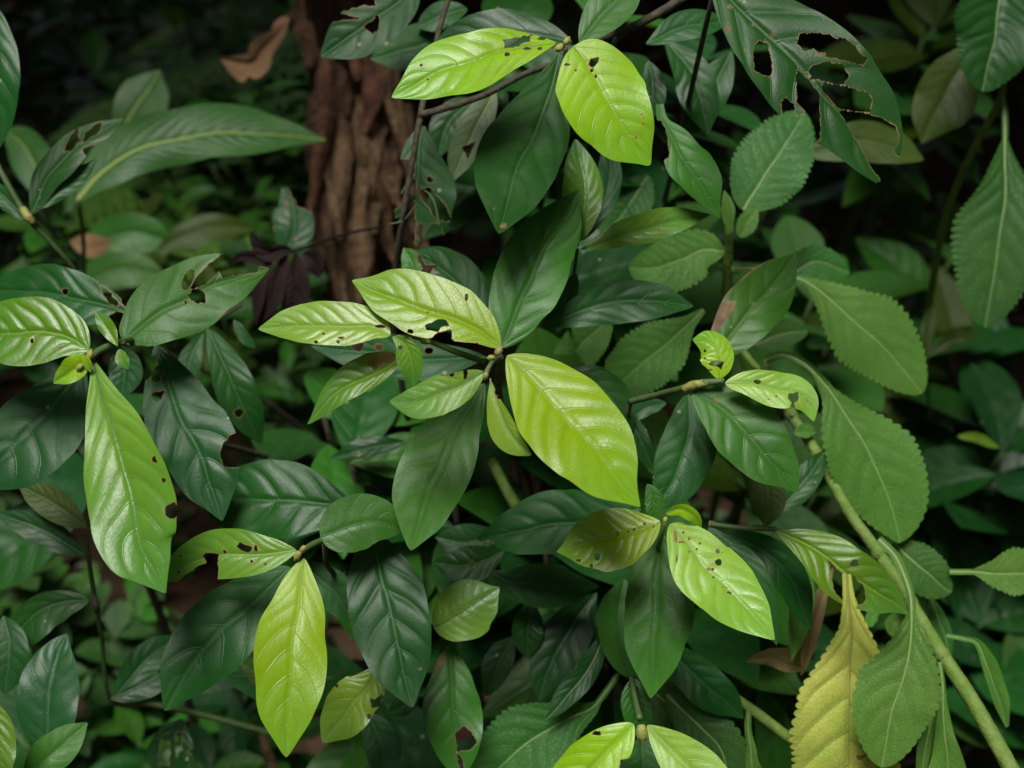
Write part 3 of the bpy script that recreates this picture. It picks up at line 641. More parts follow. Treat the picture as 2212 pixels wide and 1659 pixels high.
leaf(Fs, 'dark', .97, [(1560, 1150), (1650, 1190), (1705, 1250), (1752, 1360)], 40, 40, ky=.3)
leaf(Fs, 'gray', .90, [(1398, 1045), (1412, 1085), (1416, 1135)], 26, 20, ky=.2, holes=[E(5, 1940, 1600, 14, 10), E(5, 1890, 1640, 30, 26)], rib=False).data.materials[0] = M['mid']
leaf(Fs, 'dark', .945, [(1385, 1100), (1330, 1110), (1241, 1130), (1155, 1140), (1029, 1165)], 66, 72, um=.5, ky=.3, fold=.1, q=1.1, holes=[E(8, 950, 240, 40, 10), E(8, 1050, 305, 24, 14)])
leaf(Fs, 'dark', 1.0, [(1057, 1234), (1100, 1256), (1155, 1264), (1224, 1267), (1294, 1266)], 46, 50, um=.48, b=.75, ky=.3, q=1.1)
leaf(Fs, 'mid', .985, [(1364, 1464), (1342, 1390), (1338, 1320), (1348, 1250)], 48, 48, um=.5, b=.65, ky=.25, q=.4)
leaf(Fs, 'dark', 1.0, [(1425, 1385), (1486, 1443), (1530, 1484), (1565, 1511), (1606, 1552)], 46, 48, um=.5, ky=.3, q=1.3)
bud(Fs, 1436, 1126, .868, 15, .3, -1); stem_down(Fs, 1436, 1130, .885, 7, 'stemg')

Js = shoot('thin horizontal twig at the right ending in a drooping lime green leaf with one hole', 1672, 1142, .93)
leaf(Js, 'limedark', .925, [(1675, 1147), (1737, 1175), (1795, 1211), (1830, 1237), (1881, 1271), (1933, 1302), (1961, 1327)], 58, 60, um=.52, ky=.35, fold=.25, q=1.0,
     holes=[E(9, 1145, 370, 32, 23), T(9, 985, 350, 1060, 430, 1120, 445, 1200, 500, 1215, 600, 1180, 630, 1120, 690, 1015, 530)], label='drooping lime green leaf with a hole and a torn edge')
ptube('stem', [(1534, 1132, .94), (1600, 1140, .935), (1650, 1141, .932), (1690, 1146, .925)], [6, 6, 7, 4], 'stemg', Js)
ptube('cut_end', [(1532, 1132, .941), (1545, 1133, .94)], [8, 7], 'bud', Js)

# bottom
Gs = shoot('bottom shoot with a pale bud between two lime leaves cut off by the frame', 1385, 1575, .86)
leaf(Gs, 'lime', .852, [(1368, 1563), (1327, 1604), (1289, 1646), (1235, 1705), (1165, 1775)], 66, 66, um=.45, b=.75, ky=.35, q=.7, holes=[T(8, 1780, 1659, 1790, 1610, 1840, 1600, 1870, 1560, 1900, 1700), E(8, 1640, 1440, 30, 16)])
leaf(Gs, 'limepale', .852, [(1398, 1566), (1448, 1618), (1486, 1659), (1545, 1725), (1610, 1790)], 64, 54, um=.5, ky=.4, fold=.25, q=.8)
leaf(Gs, 'dark', .90, [(1388, 1590), (1388, 1650), (1385, 1730)], 52, 50, ky=.3)
leaf(Gs, 'gray', .94, [(1368, 1465), (1372, 1510), (1385, 1570), (1400, 1600)], 34, 34, ky=.3, rib=False).data.materials[0] = M['mid']
ptube('stem', [(1364, 1464, .92), (1372, 1510, .89), (1382, 1552, .865)], [6, 6, 7], 'stemg', Gs)
bud(Gs, 1386, 1575, .845, 40, .1, 1); stem_down(Gs, 1366, 1466, .925, 6)

# lower centre left
Hs = shoot('lower left shoot with a long lime leaf hanging straight down', 645, 1195, .87)
leaf(Hs, 'limepale', .862, [(641, 1190), (584, 1195), (516, 1200), (450, 1205), (395, 1225), (352, 1256)], 52, 58, um=.5, b=.7, acu=.1, ky=.25, fold=.15, q=1.0,
     holes=[T(7, 1490, 265, 1510, 240, 1550, 262, 1585, 270, 1575, 295, 1530, 295), E(7, 1608, 275, 10, 24), T(7, 1275, 330, 1290, 310, 1340, 312, 1372, 320, 1370, 400, 1365, 470, 1360, 520, 1240, 520, 1100, 530, 1120, 480, 1200, 425, 1260, 385, 1300, 370), E(7, 1120, 428, 9, 8), E(7, 1412, 298, 8, 12), E(7, 1135, 325, 5, 8), E(7, 1582, 362, 6, 11), E(7, 1667, 377, 6, 6)],
     label='lime leaf pointing left with a large bite').data.materials[0] = M['limemid']
leaf(Hs, 'lime', .858, [(657, 1206), (648, 1265), (640, 1330), (633, 1398), (629, 1467), (623, 1560), (618, 1636)], 74, 85, um=.5, ky=.4, fold=.06, q=.6, kx=.12, label='long lime leaf hanging straight down')
leaf(Hs, 'dark', .915, [(629, 1226), (598, 1254), (550, 1295), (481, 1360), (430, 1419), (388, 1477), (356, 1536)], 82, 82, um=.47, ky=.4, fold=.1, q=.9, label='dark leaf pointing down left')
leaf(Hs, 'blue', .92, [(808, 1150), (813, 1185), (832, 1278), (850, 1360), (867, 1432), (880, 1487), (891, 1528)], 84, 92, um=.5, b=.72, ky=.4, fold=.05, q=1.4, stains=[E(8, 527, 1037, 12, 9)], label='large dark quilted leaf hanging right of the long lime leaf')
leaf(Hs, 'dark', .935, [(765, 1092), (700, 1088), (619, 1080), (550, 1077), (481, 1074), (408, 1070)], 88, 86, um=.48, b=.7, ky=.3, fold=.05, q=1.3, stains=[E(4, 1590, 1612, 12, 10)], label='dark leaf pointing left')
leaf(Hs, 'mid', .885, [(692, 1160), (720, 1150), (765, 1135), (820, 1128), (879, 1149)], 64, 56, um=.42, b=.6, acu=.5, ky=.25, fold=.0, q=.35, label='rounded plain green leaf')
leaf(Hs, 'dark', .97, [(650, 1215), (720, 1280), (765, 1345)], 42, 42, ky=.3)
leaf(Hs, 'olive', .99, [(610, 1500), (565, 1460), (518, 1428)], 26, 26, ky=.3)
bud(Hs, 645, 1196, .855, 24, -.5, .8); bud(Hs, 652, 1188, .855, 18, .5, -.5)
ptube('stem', [(650, 1192, .865), (672, 1178, .875), (700, 1165, .89)], [6, 7, 7], 'stemg', Hs); stem_down(Hs, 700, 1165, .89, 7)

# bottom middle
Is = shoot('low shoot at bottom centre with a small round lime leaf pointing up right', 960, 1370, .96)
leaf(Is, 'limemid', .945, [(936, 1355), (973, 1336), (1018, 1309), (1079, 1269)], 62, 66, um=.45, b=.62, acu=.5, ky=.2, fold=-.05, q=.45, label='small round lime leaf')
leaf(Is, 'mid', .97, [(978, 1385), (975, 1432), (978, 1501), (984, 1570), (992, 1690)], 60, 66, um=.52, ky=.35, fold=.1, q=.8, holes=[T(8, 750, 1450, 800, 1400, 850, 1430, 882, 1490, 850, 1540, 800, 1545, 760, 1560, 790, 1600, 800, 1680, 775, 1700)], stains=[T(8, 640, 1000, 690, 890, 690, 990, 640, 1050, 590, 1100)], label='leaf hanging to the lower edge with a yellowed half')
leaf(Is, 'limepale', .95, [(818, 1440), (795, 1487), (767, 1515), (733, 1556), (697, 1604)], 52, 54, um=.5, b=.7, ky=.3, q=.7, holes=[T(8, 215, 1220, 240, 1235, 290, 1195, 300, 1215, 270, 1270, 225, 1280), E(8, 210, 1335, 14, 20), E(8, 5, 1140, 14, 14)], label='pale chewed leaf pointing down left')
leaf(Is, 'dark', 1.0, [(905, 1505), (860, 1530), (836, 1540)], 22, 22, ky=.3)
leaf(Is, 'blue', 1.02, [(790, 1540), (822, 1600), (830, 1690)], 42, 40, ky=.3)
leaf(Is, 'dark', 1.03, [(1150, 1300), (1140, 1360), (1140, 1425)], 34, 34, ky=.3)
leaf(Is, 'blue', 1.04, [(1290, 1280), (1230, 1360), (1185, 1440), (1165, 1515)], 58, 55, ky=.35, q=1.2)
leaf(Is, 'gray', 1.0, [(1308, 1365), (1275, 1440), (1230, 1500), (1178, 1556)], 26, 30, ky=.4, q=1.0, holes=[T(8, 1370, 990, 1500, 940, 1530, 960, 1500, 1040, 1400, 1080)], label='pale narrow leaf pointing down left').data.materials[0] = M['blue']
leaf(Is, 'blue', 1.05, [(1110, 1375), (1080, 1430), (1050, 1505)], 30, 34, ky=.3, holes=[E(8, 1150, 1050, 40, 60)])
leaf(Is, 'dark', 1.03, [(1090, 1190), (1020, 1220), (935, 1215)], 40, 42, ky=.3, q=1.2, holes=[E(8, 850, 380, 26, 26)])
leaf(Is, 'dark', 1.04, [(1080, 1150), (1010, 1170), (940, 1160)], 40, 40, ky=.3)
stem_down(Is, 955, 1372, .97, 6)

# left
Ms = shoot('left shoot with a long lime leaf hanging and a pale folded bud', 190, 775, .86)
leaf(Ms, 'limedark', .855, [(192, 757), (148, 730), (103, 718), (52, 716), (-20, 722), (-110, 750)], 72, 78, um=.48, b=.7, ky=.35, fold=.1, q=1.0, holes=[E(4, 200, 558, 10, 13), E(4, 228, 532, 7, 6)], stains=[E(4, 380, 600, 10, 18)], label='glossy green leaf reaching the left edge')
leaf(Ms, 'limemid', .852, [(203, 785), (220, 854), (241, 922), (261, 984), (278, 1046), (289, 1110), (303, 1175), (330, 1226), (357, 1281)], [(0, 6), (.1, 30), (.25, 62), (.45, 84), (.62, 90), (.75, 84), (.86, 55), (.94, 22), (1, 2)], [(0, 6), (.1, 24), (.25, 58), (.45, 92), (.6, 104), (.72, 100), (.84, 72), (.93, 34), (1, 2)], ky=.4, fold=.28, q=.7, kx=-.1,
     holes=[T(4, 965, 1285, 975, 1283, 990, 1320, 965, 1320), E(4, 1030, 1433, 14, 12), T(7, 1060, 5, 1035, 25, 1040, 65, 1062, 85, 1090, 92, 1130, 60, 1100, -10)], label='long lime leaf with a bite in its right edge')
leaf(Ms, 'blue', .92, [(182, 790), (151, 830), (103, 888), (62, 933), (0, 991), (-60, 1062)], 108, 76, um=.5, b=.75, ky=.4, fold=.1, q=1.4, label='large dark leaf under the long lime leaf')
leaf(Ms, 'blue', .95, [(335, 742), (361, 819), (388, 888), (423, 964), (447, 1029), (480, 1125)], 92, 84, um=.52, b=.72, ky=.4, fold=.08, q=1.2,
     holes=[T(4, 905, 690, 950, 655, 992, 665, 998, 710, 960, 750, 930, 800, 905, 805), T(4, 960, 765, 1010, 733, 1028, 770, 985, 818, 950, 805), T(4, 955, 890, 1000, 880, 1035, 870, 1015, 925, 985, 938, 950, 920), T(4, 1475, 1140, 1412, 1190, 1385, 1270, 1405, 1350, 1560, 1360, 1560, 1140)], label='dark leaf with three holes and a bitten edge')
leaf(Ms, 'dark', .945, [(284, 678), (220, 658), (137, 637), (69, 628), (-40, 628)], 66, 62, um=.5, b=.7, ky=.3, fold=.1, q=1.0, holes=[E(4, 410, 245, 22, 22), T(4, 630, 215, 665, 225, 740, 310, 742, 340, 690, 325, 650, 270), T(4, 680, 410, 730, 373, 790, 390, 785, 425, 720, 440, 685, 430), T(4, 735, 240, 760, 255, 812, 340, 795, 350, 745, 280)], label='dark leaf with four holes reaching the left edge')
leaf(Ms, 'mid', .905, [(270, 742), (292, 716), (344, 677), (412, 644), (481, 606), (581, 579)], 78, 76, um=.45, b=.72, ky=.3, fold=.1, q=.6,
     holes=[T(4, 1400, 10, 1300, 95, 1235, 160, 1195, 225, 1215, 232, 1300, 192, 1345, 150, 1378, 115, 1398, 160, 1520, 140, 1620, 125, 1628, 90, 1700, 100, 1750, -80), T(4, 1178, 272, 1210, 240, 1245, 228, 1280, 250, 1287, 322, 1230, 315), T(4, 1140, 200, 1160, 145, 1200, 108, 1225, 115, 1210, 175, 1175, 240, 1145, 230), E(4, 1167, 314, 9, 16)], label='dark leaf with a torn top edge and two holes')
leaf(Ms, 'blue', .975, [(255, 745), (268, 800), (262, 860)], 40, 34, ky=.3)
leaf(Ms, 'limedark', .862, [(254, 748), (238, 720), (222, 697), (205, 671)], 16, 19, ky=.2, q=.3)
leaf(Ms, 'limedark', .86, [(258, 754), (263, 775), (277, 798)], 15, 14, ky=.2, q=.3)
leaf(Ms, 'lime', .85, [(192, 772), (165, 795), (115, 828)], 24, 30, um=.45, ky=.1, fold=.5, q=.5)
leaf(Ms, 'lime', .845, [(180, 765), (188, 785), (196, 805)], 10, 9, ky=0, fold=.6, q=.2)
ptube('stem', [(195, 770, .858), (225, 752, .868), (262, 738, .88), (300, 730, .93)], [8, 8, 7, 7], 'stemg', Ms)
bud(Ms, 193, 770, .848, 24, .2, -.7); bud(Ms, 175, 790, .846, 20, -.6, .5); bud(Ms, 264, 742, .868, 12, .6, -.3, 'twig'); stem_down(Ms, 200, 775, .87, 8)

# upper right, with its big chewed leaf
Ks = shoot('upper right twig with a large dark leaf eaten into ribbons', 1545, -40, .885)
leaf(Ks, 'dark', .88, [(1545, -40), (1579, 0), (1630, 52), (1675, 89), (1720, 131), (1771, 193), (1816, 244), (1847, 292), (1903, 390)],
     [(0, 25), (.15, 72), (.35, 112), (.5, 132), (.62, 134), (.75, 118), (.88, 90), (1, 40)], [(0, 15), (.15, 60), (.35, 94), (.5, 102), (.65, 95), (.8, 70), (.92, 38), (1, 12)], ky=.3, fold=.06, q=1.7,
     holes=[T(3, 800, 215, 900, 208, 1000, 225, 1080, 245, 1150, 290, 1180, 335, 1225, 372, 1200, 412, 1100, 380, 970, 355, 965, 330, 905, 322, 890, 300, 830, 325, 790, 280),
            T(3, 870, 420, 950, 393, 1060, 402, 1112, 470, 1080, 530, 950, 508, 875, 490), T(3, 955, 520, 1090, 545, 1215, 578, 1250, 610, 1255, 650, 1240, 705, 1050, 682, 1000, 625, 940, 565),
            T(3, 1062, 700, 1200, 710, 1310, 745, 1400, 790, 1430, 880, 1385, 945, 1410, 985, 1462, 1000, 1600, 1000, 1600, 1300, 1310, 1180, 1310, 1130, 1240, 1020, 1150, 860, 1110, 790),
            T(3, 545, 255, 610, 280, 622, 380, 625, 470, 560, 465, 515, 440, 508, 320), T(3, 788, 435, 860, 500, 925, 590, 925, 700, 932, 880, 868, 915, 760, 860, 690, 730, 690, 640, 720, 615, 765, 655, 780, 735, 838, 700, 790, 650, 785, 580)],
     stains=[E(3, 640, 215, 22, 18), E(3, 350, 185, 26, 18), E(3, 365, 40, 26, 16), E(3, 930, 345, 34, 16), E(3, 510, 155, 12, 20), E(3, 460, 312, 14, 6), E(3, 350, 150, 10, 8)], label='large dark leaf eaten into holes and ribbons')
leaf(Ks, 'mid', .90, [(1252, 95), (1285, 50), (1330, 0), (1385, -65)], 46, 48, um=.5, ky=.3, q=.7)
leaf(Ks, 'dark', .97, [(1395, 95), (1480, 58), (1580, 45)], 34, 30, ky=.3)
stem_down(Ks, 1545, -30, .90, 7)
Ls = shoot('dark chewed leaf hanging below right of the top lime leaf', 1428, 225, .955)
leaf(Ls, 'mid', .95, [(1425, 225), (1430, 258), (1452, 299), (1486, 361), (1520, 412), (1554, 470)], [(0, 8), (.15, 14), (.3, 38), (.55, 58), (.75, 46), (.9, 18), (1, 2)], [(0, 8), (.15, 10), (.3, 26), (.5, 44), (.75, 32), (.9, 14), (1, 2)], ky=.3, q=.8, hem=.0,
     holes=[T(2, 2050, 760, 2085, 880, 2090, 990, 2035, 1030, 1950, 1000, 1960, 750)], label='dark leaf with a chewed margin')
leaf(Ls, 'blue', 1.0, [(1400, 130), (1410, 190), (1405, 260)], 30, 26, ky=.3)
leaf(Ls, 'dark', 1.05, [(1440, 90), (1500, 170), (1530, 290)], 44, 44, ky=.3, q=1.1)
leaf(Ls, 'dark', 1.06, [(1580, 110), (1540, 190), (1500, 290)], 40, 40, ky=.3)

# behind the top shoot: chewed old leaves
Ns = shoot('old blue green leaf with a hole, left of the top lime leaf', 905, -30, 1.03)
leaf(Ns, 'blue', 1.02, [(912, -45), (850, 10), (790, 52), (740, 90), (693, 122)], 62, 56, um=.55, b=.65, ky=.3, q=1.0, holes=[T(2, 175, 165, 265, 90, 275, 130, 260, 195, 225, 210), T(2, -100, 60, 0, 80, 180, 30, 250, 40, 240, -30, 100, -60, -50, -60), T(2, -60, 140, 30, 128, 150, 118, 60, 90, -80, 95)], label='old leaf with a hole near its midrib')
leaf(Ns, 'dark', 1.07, [(1000, 55), (900, 100), (800, 128)], 54, 50, ky=.3, q=.8)
leaf(Ns, 'dark', 1.06, [(1010, 20), (960, 30), (900, 60)], 30, 30, ky=.3)
leaf(Ns, 'gray', 1.04, [(1070, 195), (1035, 260), (1003, 330), (975, 395)], 34, 40, um=.5, b=.7, ky=.2, q=.5, holes=[T(2, 790, 930, 880, 890, 850, 940, 830, 1000), E(2, 820, 1150, 30, 50)], label='pale underside of a chewed leaf')
leaf(Ns, 'dark', 1.08, [(1030, 215), (970, 260), (945, 340)], 40, 36, ky=.3)
Os = shoot('ragged leaf left of centre eaten down to its ribs', 911, 275, 1.03)
leaf(Os, 'blue', 1.02, [(911, 272), (906, 320), (901, 378), (898, 450), (896, 530)], [(0, 8), (.15, 34), (.4, 76), (.6, 84), (.8, 72), (1, 60)], [(0, 6), (.15, 30), (.35, 44), (.6, 50), (1, 40)], ky=.15, fold=.1, q=.7,
     holes=[T(2, 525, 1195, 590, 1180, 650, 1250, 690, 1300, 725, 1385, 640, 1392, 600, 1330, 535, 1240), E(2, 590, 1127, 20, 25), T(2, 370, 1000, 440, 1000, 500, 1020, 497, 1100, 400, 1160, 350, 1120), T(2, 300, 1170, 470, 1130, 500, 1120, 498, 1220, 340, 1340, 300, 1360), T(2, 280, 1440, 420, 1340, 495, 1260, 495, 1700, 280, 1700), T(2, 520, 1400, 560, 1410, 640, 1405, 690, 1520, 720, 1620, 520, 1700)], label='blue green leaf eaten down to its ribs')
ptube('rib', [(902, 370, 1.018), (880, 395, 1.015), (866, 420, 1.015)], 1.6, 'stemg', Os); ptube('rib', [(900, 440, 1.015), (872, 475, 1.01), (840, 485, 1.01)], 1.8, 'stemg', Os)
ptube('rib', [(902, 400, 1.018), (935, 430, 1.012), (950, 490, 1.012)], 1.8, 'stemg', Os)
leaf(Os, 'mid', .985, [(895, 600), (888, 565), (872, 535)], 22, 24, ky=.2, holes=[T(5, 500, -20, 520, 60, 560, 120, 600, 60, 560, -30)])

# far left
Us = shoot('thin green stem at the left edge carrying a narrow torn leaf', 60, 470, 1.03)
leaf(Us, 'dark', 1.02, [(70, 462), (103, 385), (150, 330), (200, 293), (266, 257)], 36, 34, um=.45, ky=.2, fold=.25, q=.8, holes=[T(1, 485, 800, 500, 890, 445, 950, 402, 952, 430, 890, 445, 850), T(1, 600, 780, 640, 770, 630, 820, 560, 870, 510, 900, 540, 830), T(1, 620, 900, 700, 860, 780, 800, 850, 900, 700, 1000, 540, 1000, 520, 940)], label='narrow dark leaf with torn edges')
leaf(Us, 'dark', 1.02, [(80, 450), (140, 400), (207, 343)], 14, 26, ky=.2)
leaf(Us, 'dark', 1.03, [(60, 475), (10, 425), (-50, 385)], 24, 20, ky=.3)
leaf(Us, 'dark', 1.0, [(-20, 5), (-8, 150), (-12, 335)], 54, 40, ky=.2, q=1.2, label='dark leaf cut by the left edge')
ptube('stem', [(-10, 350, 1.035), (41, 440, 1.03), (68, 478, 1.03), (148, 567, 1.05), (200, 640, 1.08)], [7, 7, 8, 5, 5], 'stemg', Us)
ptube('node', [(48, 450, 1.028), (62, 470, 1.026), (74, 482, 1.028)], [8, 11, 8], 'bud', Us, bumpy=.1); stem_down(Us, 148, 567, 1.05, 5)

# lower left
Rs = shoot('dark stem in the lower left corner with pale veined leaves at its foot', 206, 1305, 1.03)
ptube('stem', [(186, 1157, 1.0), (193, 1216, 1.01), (206, 1302, 1.03), (220, 1381, 1.05), (237, 1508, 1.08), (300, 1525, 1.14)], [5, 5, 6, 5, 5, 5], 'stemg', Rs)
ptube('node', [(203, 1285, 1.025), (207, 1305, 1.026), (210, 1322, 1.03)], [6, 9, 6], 'twig', Rs)
ptube('side_twig', [(240, 1508, 1.08), (350, 1525, 1.09), (440, 1545, 1.1), (590, 1585, 1.12)], [6, 7, 7, 7], 'stemg', Rs)
leaf(Rs, 'blue', 1.0, [(185, 1200), (100, 1150), (-10, 1105)], 34, 32, ky=.3, q=1.3)
leaf(Rs, 'olive', .99, [(188, 1140), (110, 1085), (38, 1045)], 36, 34, ky=.3, q=1.2)
leaf(Rs, 'dark', 1.0, [(192, 1297), (137, 1300), (85, 1320), (40, 1370), (0, 1460)], 50, 36, ky=.3, q=1.2)
leaf(Rs, 'blue', .98, [(8, 1330), (20, 1400), (10, 1500)], 46, 46, ky=.3)
leaf(Rs, 'blue', .95, [(98, 1630), (103, 1577), (110, 1477), (128, 1405), (144, 1369)], 70, 66, um=.42, b=.72, ky=.2, q=1.5, label='blue green leaf pointing up with pale side veins').data.materials[0] = M['blue']
leaf(Rs, 'mid', .92, [(50, 1705), (100, 1640), (189, 1561)], 42, 40, um=.5, ky=.2, q=.6)
leaf(Rs, 'limedark', .90, [(-40, 1500), (-12, 1570), (-8, 1640), (0, 1730)], 44, 40, ky=.3, q=1.3)
leaf(Rs, 'dark', 1.06, [(250, 1505), (310, 1430), (390, 1370)], 34, 36, ky=.3)
leaf(Rs, 'blue', 1.04, [(238, 1510), (320, 1470), (400, 1420)], 6, 34, ky=.3)
leaf(Rs, 'blue', 1.1, [(392, 1552), (378, 1600), (350, 1700)], 44, 50, ky=.2, holes=[T(7, 1010, 1480, 1070, 1500, 1060, 1640, 1000, 1640), T(7, 1100, 1440, 1150, 1430, 1140, 1520, 1110, 1590), T(7, 1180, 1560, 1300, 1500, 1300, 1620)], label='chewed blue green leaf at the bottom edge')
Ps = shoot('dim drooping leaf between the left shoot and the centre', 447, 709, 1.06)
leaf(Ps, 'dark', 1.05, [(447, 709), (490, 800), (530, 888), (564, 960)], 46, 42, um=.55, ky=.25, q=1.0, holes=[E(4, 1500, 1010, 40, 30)])
leaf(Ps, 'dark', 1.06, [(505, 690), (530, 730), (552, 752)], 12, 14, ky=.2)
leaf(Ps, 'blue', 1.05, [(440, 720), (410, 780), (400, 860)], 26, 26, ky=.3)
ptube('stem', [(447, 709, 1.06), (470, 690, 1.07), (520, 660, 1.1)], [4, 4, 4], 'twig', Ps)
leaf(Ps, 'blue', 1.1, [(880, 955), (800, 968), (712, 990)], 20, 24, ky=.3, holes=[E(5, 130, 1270, 20, 12)])

# ------------------------------------------------------------------ soft toothed plant on the right
SG = 'stems of the soft toothed plant'
def sage(label, x, y, d): return thing('toothed_plant', label, 'plant', P1(x, y, d), SG)
S1 = sage('soft plant with toothed leaves on a thick pale stem running to the lower right corner', 1644, 778, 1.05)
ptube('stem', [(2200, 1690, .93), (2105, 1522, .955), (2036, 1415, .97), (1967, 1302, .985), (1898, 1195, 1.0), (1830, 1100, 1.01), (1768, 984, 1.025), (1709, 895, 1.04), (1650, 790, 1.05)], [19, 17, 15.5, 14, 13, 12, 12, 11, 10], 'stemsage', S1, sides=14, bumpy=.03, n=110)
leaf(S1, 'sage', 1.035, [(1654, 778), (1692, 768), (1734, 785), (1768, 816), (1812, 864), (1854, 933), (1888, 1001), (1919, 1070), (1945, 1172)], 100, [(0, 9), (.22, 9), (.34, 28), (.46, 70), (.6, 96), (.78, 92), (.91, 56), (1, 6)], um=.58, ky=.25, fold=.06, q=.5, serr=26, pet=.24, petw=10, name='leaf', label='long toothed leaf hanging down right of the bend')
leaf(S1, 'sage', .965, [(1898, 1165), (1938, 1205), (1962, 1270), (1967, 1330), (1966, 1380), (1958, 1430), (1943, 1490), (1925, 1550), (1905, 1658)], 90, 96, um=.52, ky=.3, fold=.08, q=.7, serr=22, pet=.28, petw=9, label='toothed green leaf lying over the yellow one').data.materials[0] = M['sage']
leaf(S1, 'yellow', .99, [(1828, 1225), (1833, 1295), (1840, 1364), (1840, 1432), (1840, 1518), (1835, 1587), (1830, 1680), (1826, 1750)], [(0, 8), (.12, 12), (.22, 26), (.4, 78), (.6, 112), (.8, 112), (1, 60)], [(0, 8), (.12, 12), (.25, 28), (.38, 62), (.52, 110), (.7, 130), (.85, 122), (1, 60)], ky=.2, fold=.02, q=.9, serr=30, stains=[E(9, 1180, 1590, 26, 20), E(9, 1210, 1580, 14, 8)], label='yellow withering leaf')
leaf(S1, 'sagedim', 1.03, [(1930, 1170), (1965, 1205), (2010, 1245), (2055, 1280)], 48, 56, um=.5, b=.6, ky=.3, q=.4, serr=14)
leaf(S1, 'sage', 1.02, [(2051, 1235), (2090, 1236), (2130, 1238), (2180, 1240), (2290, 1235)], 56, 48, um=.5, ky=.3, q=.4, serr=18, pet=.15, petw=6)
leaf(S1, 'sage', 1.02, [(1715, 936), (1740, 931), (1764, 934)], 17, 15, ky=.2, q=.2, rib=False)
leaf(S1, 'sagedim', 1.06, [(2010, 1290), (2028, 1340), (2045, 1380), (2052, 1425)], 18, 22, ky=.2, q=.4)
leaf(S1, 'sage', .98, [(2045, 1372), (2080, 1380), (2110, 1392), (2132, 1440), (2155, 1500), (2176, 1570)], [(0, 5), (.2, 5), (.45, 26), (.8, 22), (1, 4)], [(0, 5), (.2, 5), (.45, 10), (.8, 14), (1, 4)], ky=.1, fold=.6, q=.5, label='curled grey green leaf at the lower right')
leaf(S1, 'sage', .965, [(2030, 1430), (2036, 1480), (2042, 1560), (2050, 1700)], [(0, 5), (.25, 6), (.6, 20), (1, 50)], [(0, 5), (.25, 6), (.6, 24), (1, 55)], ky=.2, fold=.3, q=.4)
leaf(S1, 'sage', .97, [(2020, 1490), (2012, 1560), (1995, 1640), (1985, 1720)], 14, 18, ky=.2, fold=.4, q=.4)
leaf(S1, 'sage', 1.0, [(1925, 1375), (1932, 1345), (1960, 1330)], 18, 14, ky=.1, q=.3, rib=False)
leaf(S1, 'sage', 1.01, [(1880, 1355), (1885, 1330), (1900, 1320)], 14, 14, ky=.1, q=.3, rib=False)
ptube('side_shoot', [(1960, 1400, 1.0), (1930, 1395, 1.01), (1905, 1410, 1.02)], [5, 5, 4], 'stemsage', S1)
ptube('side_shoot', [(1770, 984, 1.03), (1745, 1000, 1.03), (1738, 1020, 1.03)], [5, 5, 4], 'stemsage', S1); ptube('side_shoot', [(1790, 975, 1.03), (1815, 965, 1.03), (1835, 962, 1.04)], [5, 5, 4], 'stemsage', S1)
leaf(S1, 'deadyel', 1.01, [(1800, 1225), (1778, 1290), (1756, 1370), (1738, 1440), (1728, 1462)], 14, 22, ky=.1, fold=.8, q=1.4, twist=.8, label='dying leaf hanging edge on')
leaf(S1, 'deadyel', 1.02, [(1742, 1440), (1700, 1432), (1660, 1420), (1612, 1430)], [(0, 12), (.3, 20), (.6, 18), (1, 2)], [(0, 14), (.25, 42), (.5, 26), (.8, 12), (1, 2)], ky=.1, q=1.6, twist=.6, label='curled dying leaf tip')
leaf(S1, 'sagedim', 1.0, [(1712, 1190), (1738, 1260), (1730, 1340), (1710, 1430)], 24, 30, ky=.1, fold=.3, q=.4, label='grey green leaf hanging edge on').data.materials[0] = M['sage']
for (x, y, d, r) in ((1967, 1302, .985, 15), (1898, 1195, 1.0, 15), (1768, 984, 1.025, 14.5), (2036, 1415, .97, 16), (1709, 895, 1.04, 13)):
    ptube('node', [(x - 7, y - 10, d), (x - 2, y - 3, d), (x + 1, y + 2, d), (x + 7, y + 10, d)], [r * .9, r * 1.12, r * 1.13, r * .93], 'stemsage', S1, sides=14, bumpy=.05)
    ptube('leaf_scar', [(x - 4, y + 1, d - .0042), (x + 1, y + 5, d - .0046), (x + 6, y + 5, d - .0042)], [2, 3.2, 2], 'twig', S1)
S2 = sage('upright soft plant with broad toothed leaves right of centre', 1572, 560, 1.08)
ptube('stem', [(1576, 480, 1.06), (1573, 540, 1.075), (1570, 640, 1.10), (1566, 740, 1.13), (1580, 900, 1.2), (1640, 1100, 1.3)], [9, 11, 12, 12, 13, 14], 'stemsage', S2, sides=12)
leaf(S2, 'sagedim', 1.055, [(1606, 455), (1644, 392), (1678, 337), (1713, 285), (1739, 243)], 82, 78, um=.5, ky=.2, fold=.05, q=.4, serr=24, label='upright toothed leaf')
leaf(S2, 'sage', 1.045, [(1598, 512), (1613, 480), (1634, 450)], 20, 24, um=.5, ky=.1, q=.3, serr=9)
leaf(S2, 'sage', 1.04, [(1574, 508), (1572, 460), (1564, 410)], 12, 16, ky=0, fold=.6, q=.4, rib=False)
leaf(S2, 'sage', 1.075, [(1580, 580), (1640, 582), (1720, 600), (1761, 620), (1813, 658), (1864, 706), (1916, 757), (1992, 850)], 88, 82, um=.52, ky=.28, kx=.05, fold=.06, q=.5, serr=26, pet=.26, petw=7, label='large toothed leaf arching to the right')
leaf(S2, 'sage', 1.06, [(1566, 545), (1520, 540), (1470, 560), (1415, 580), (1358, 578)], 62, 60, um=.5, ky=.2, q=.4, serr=22)
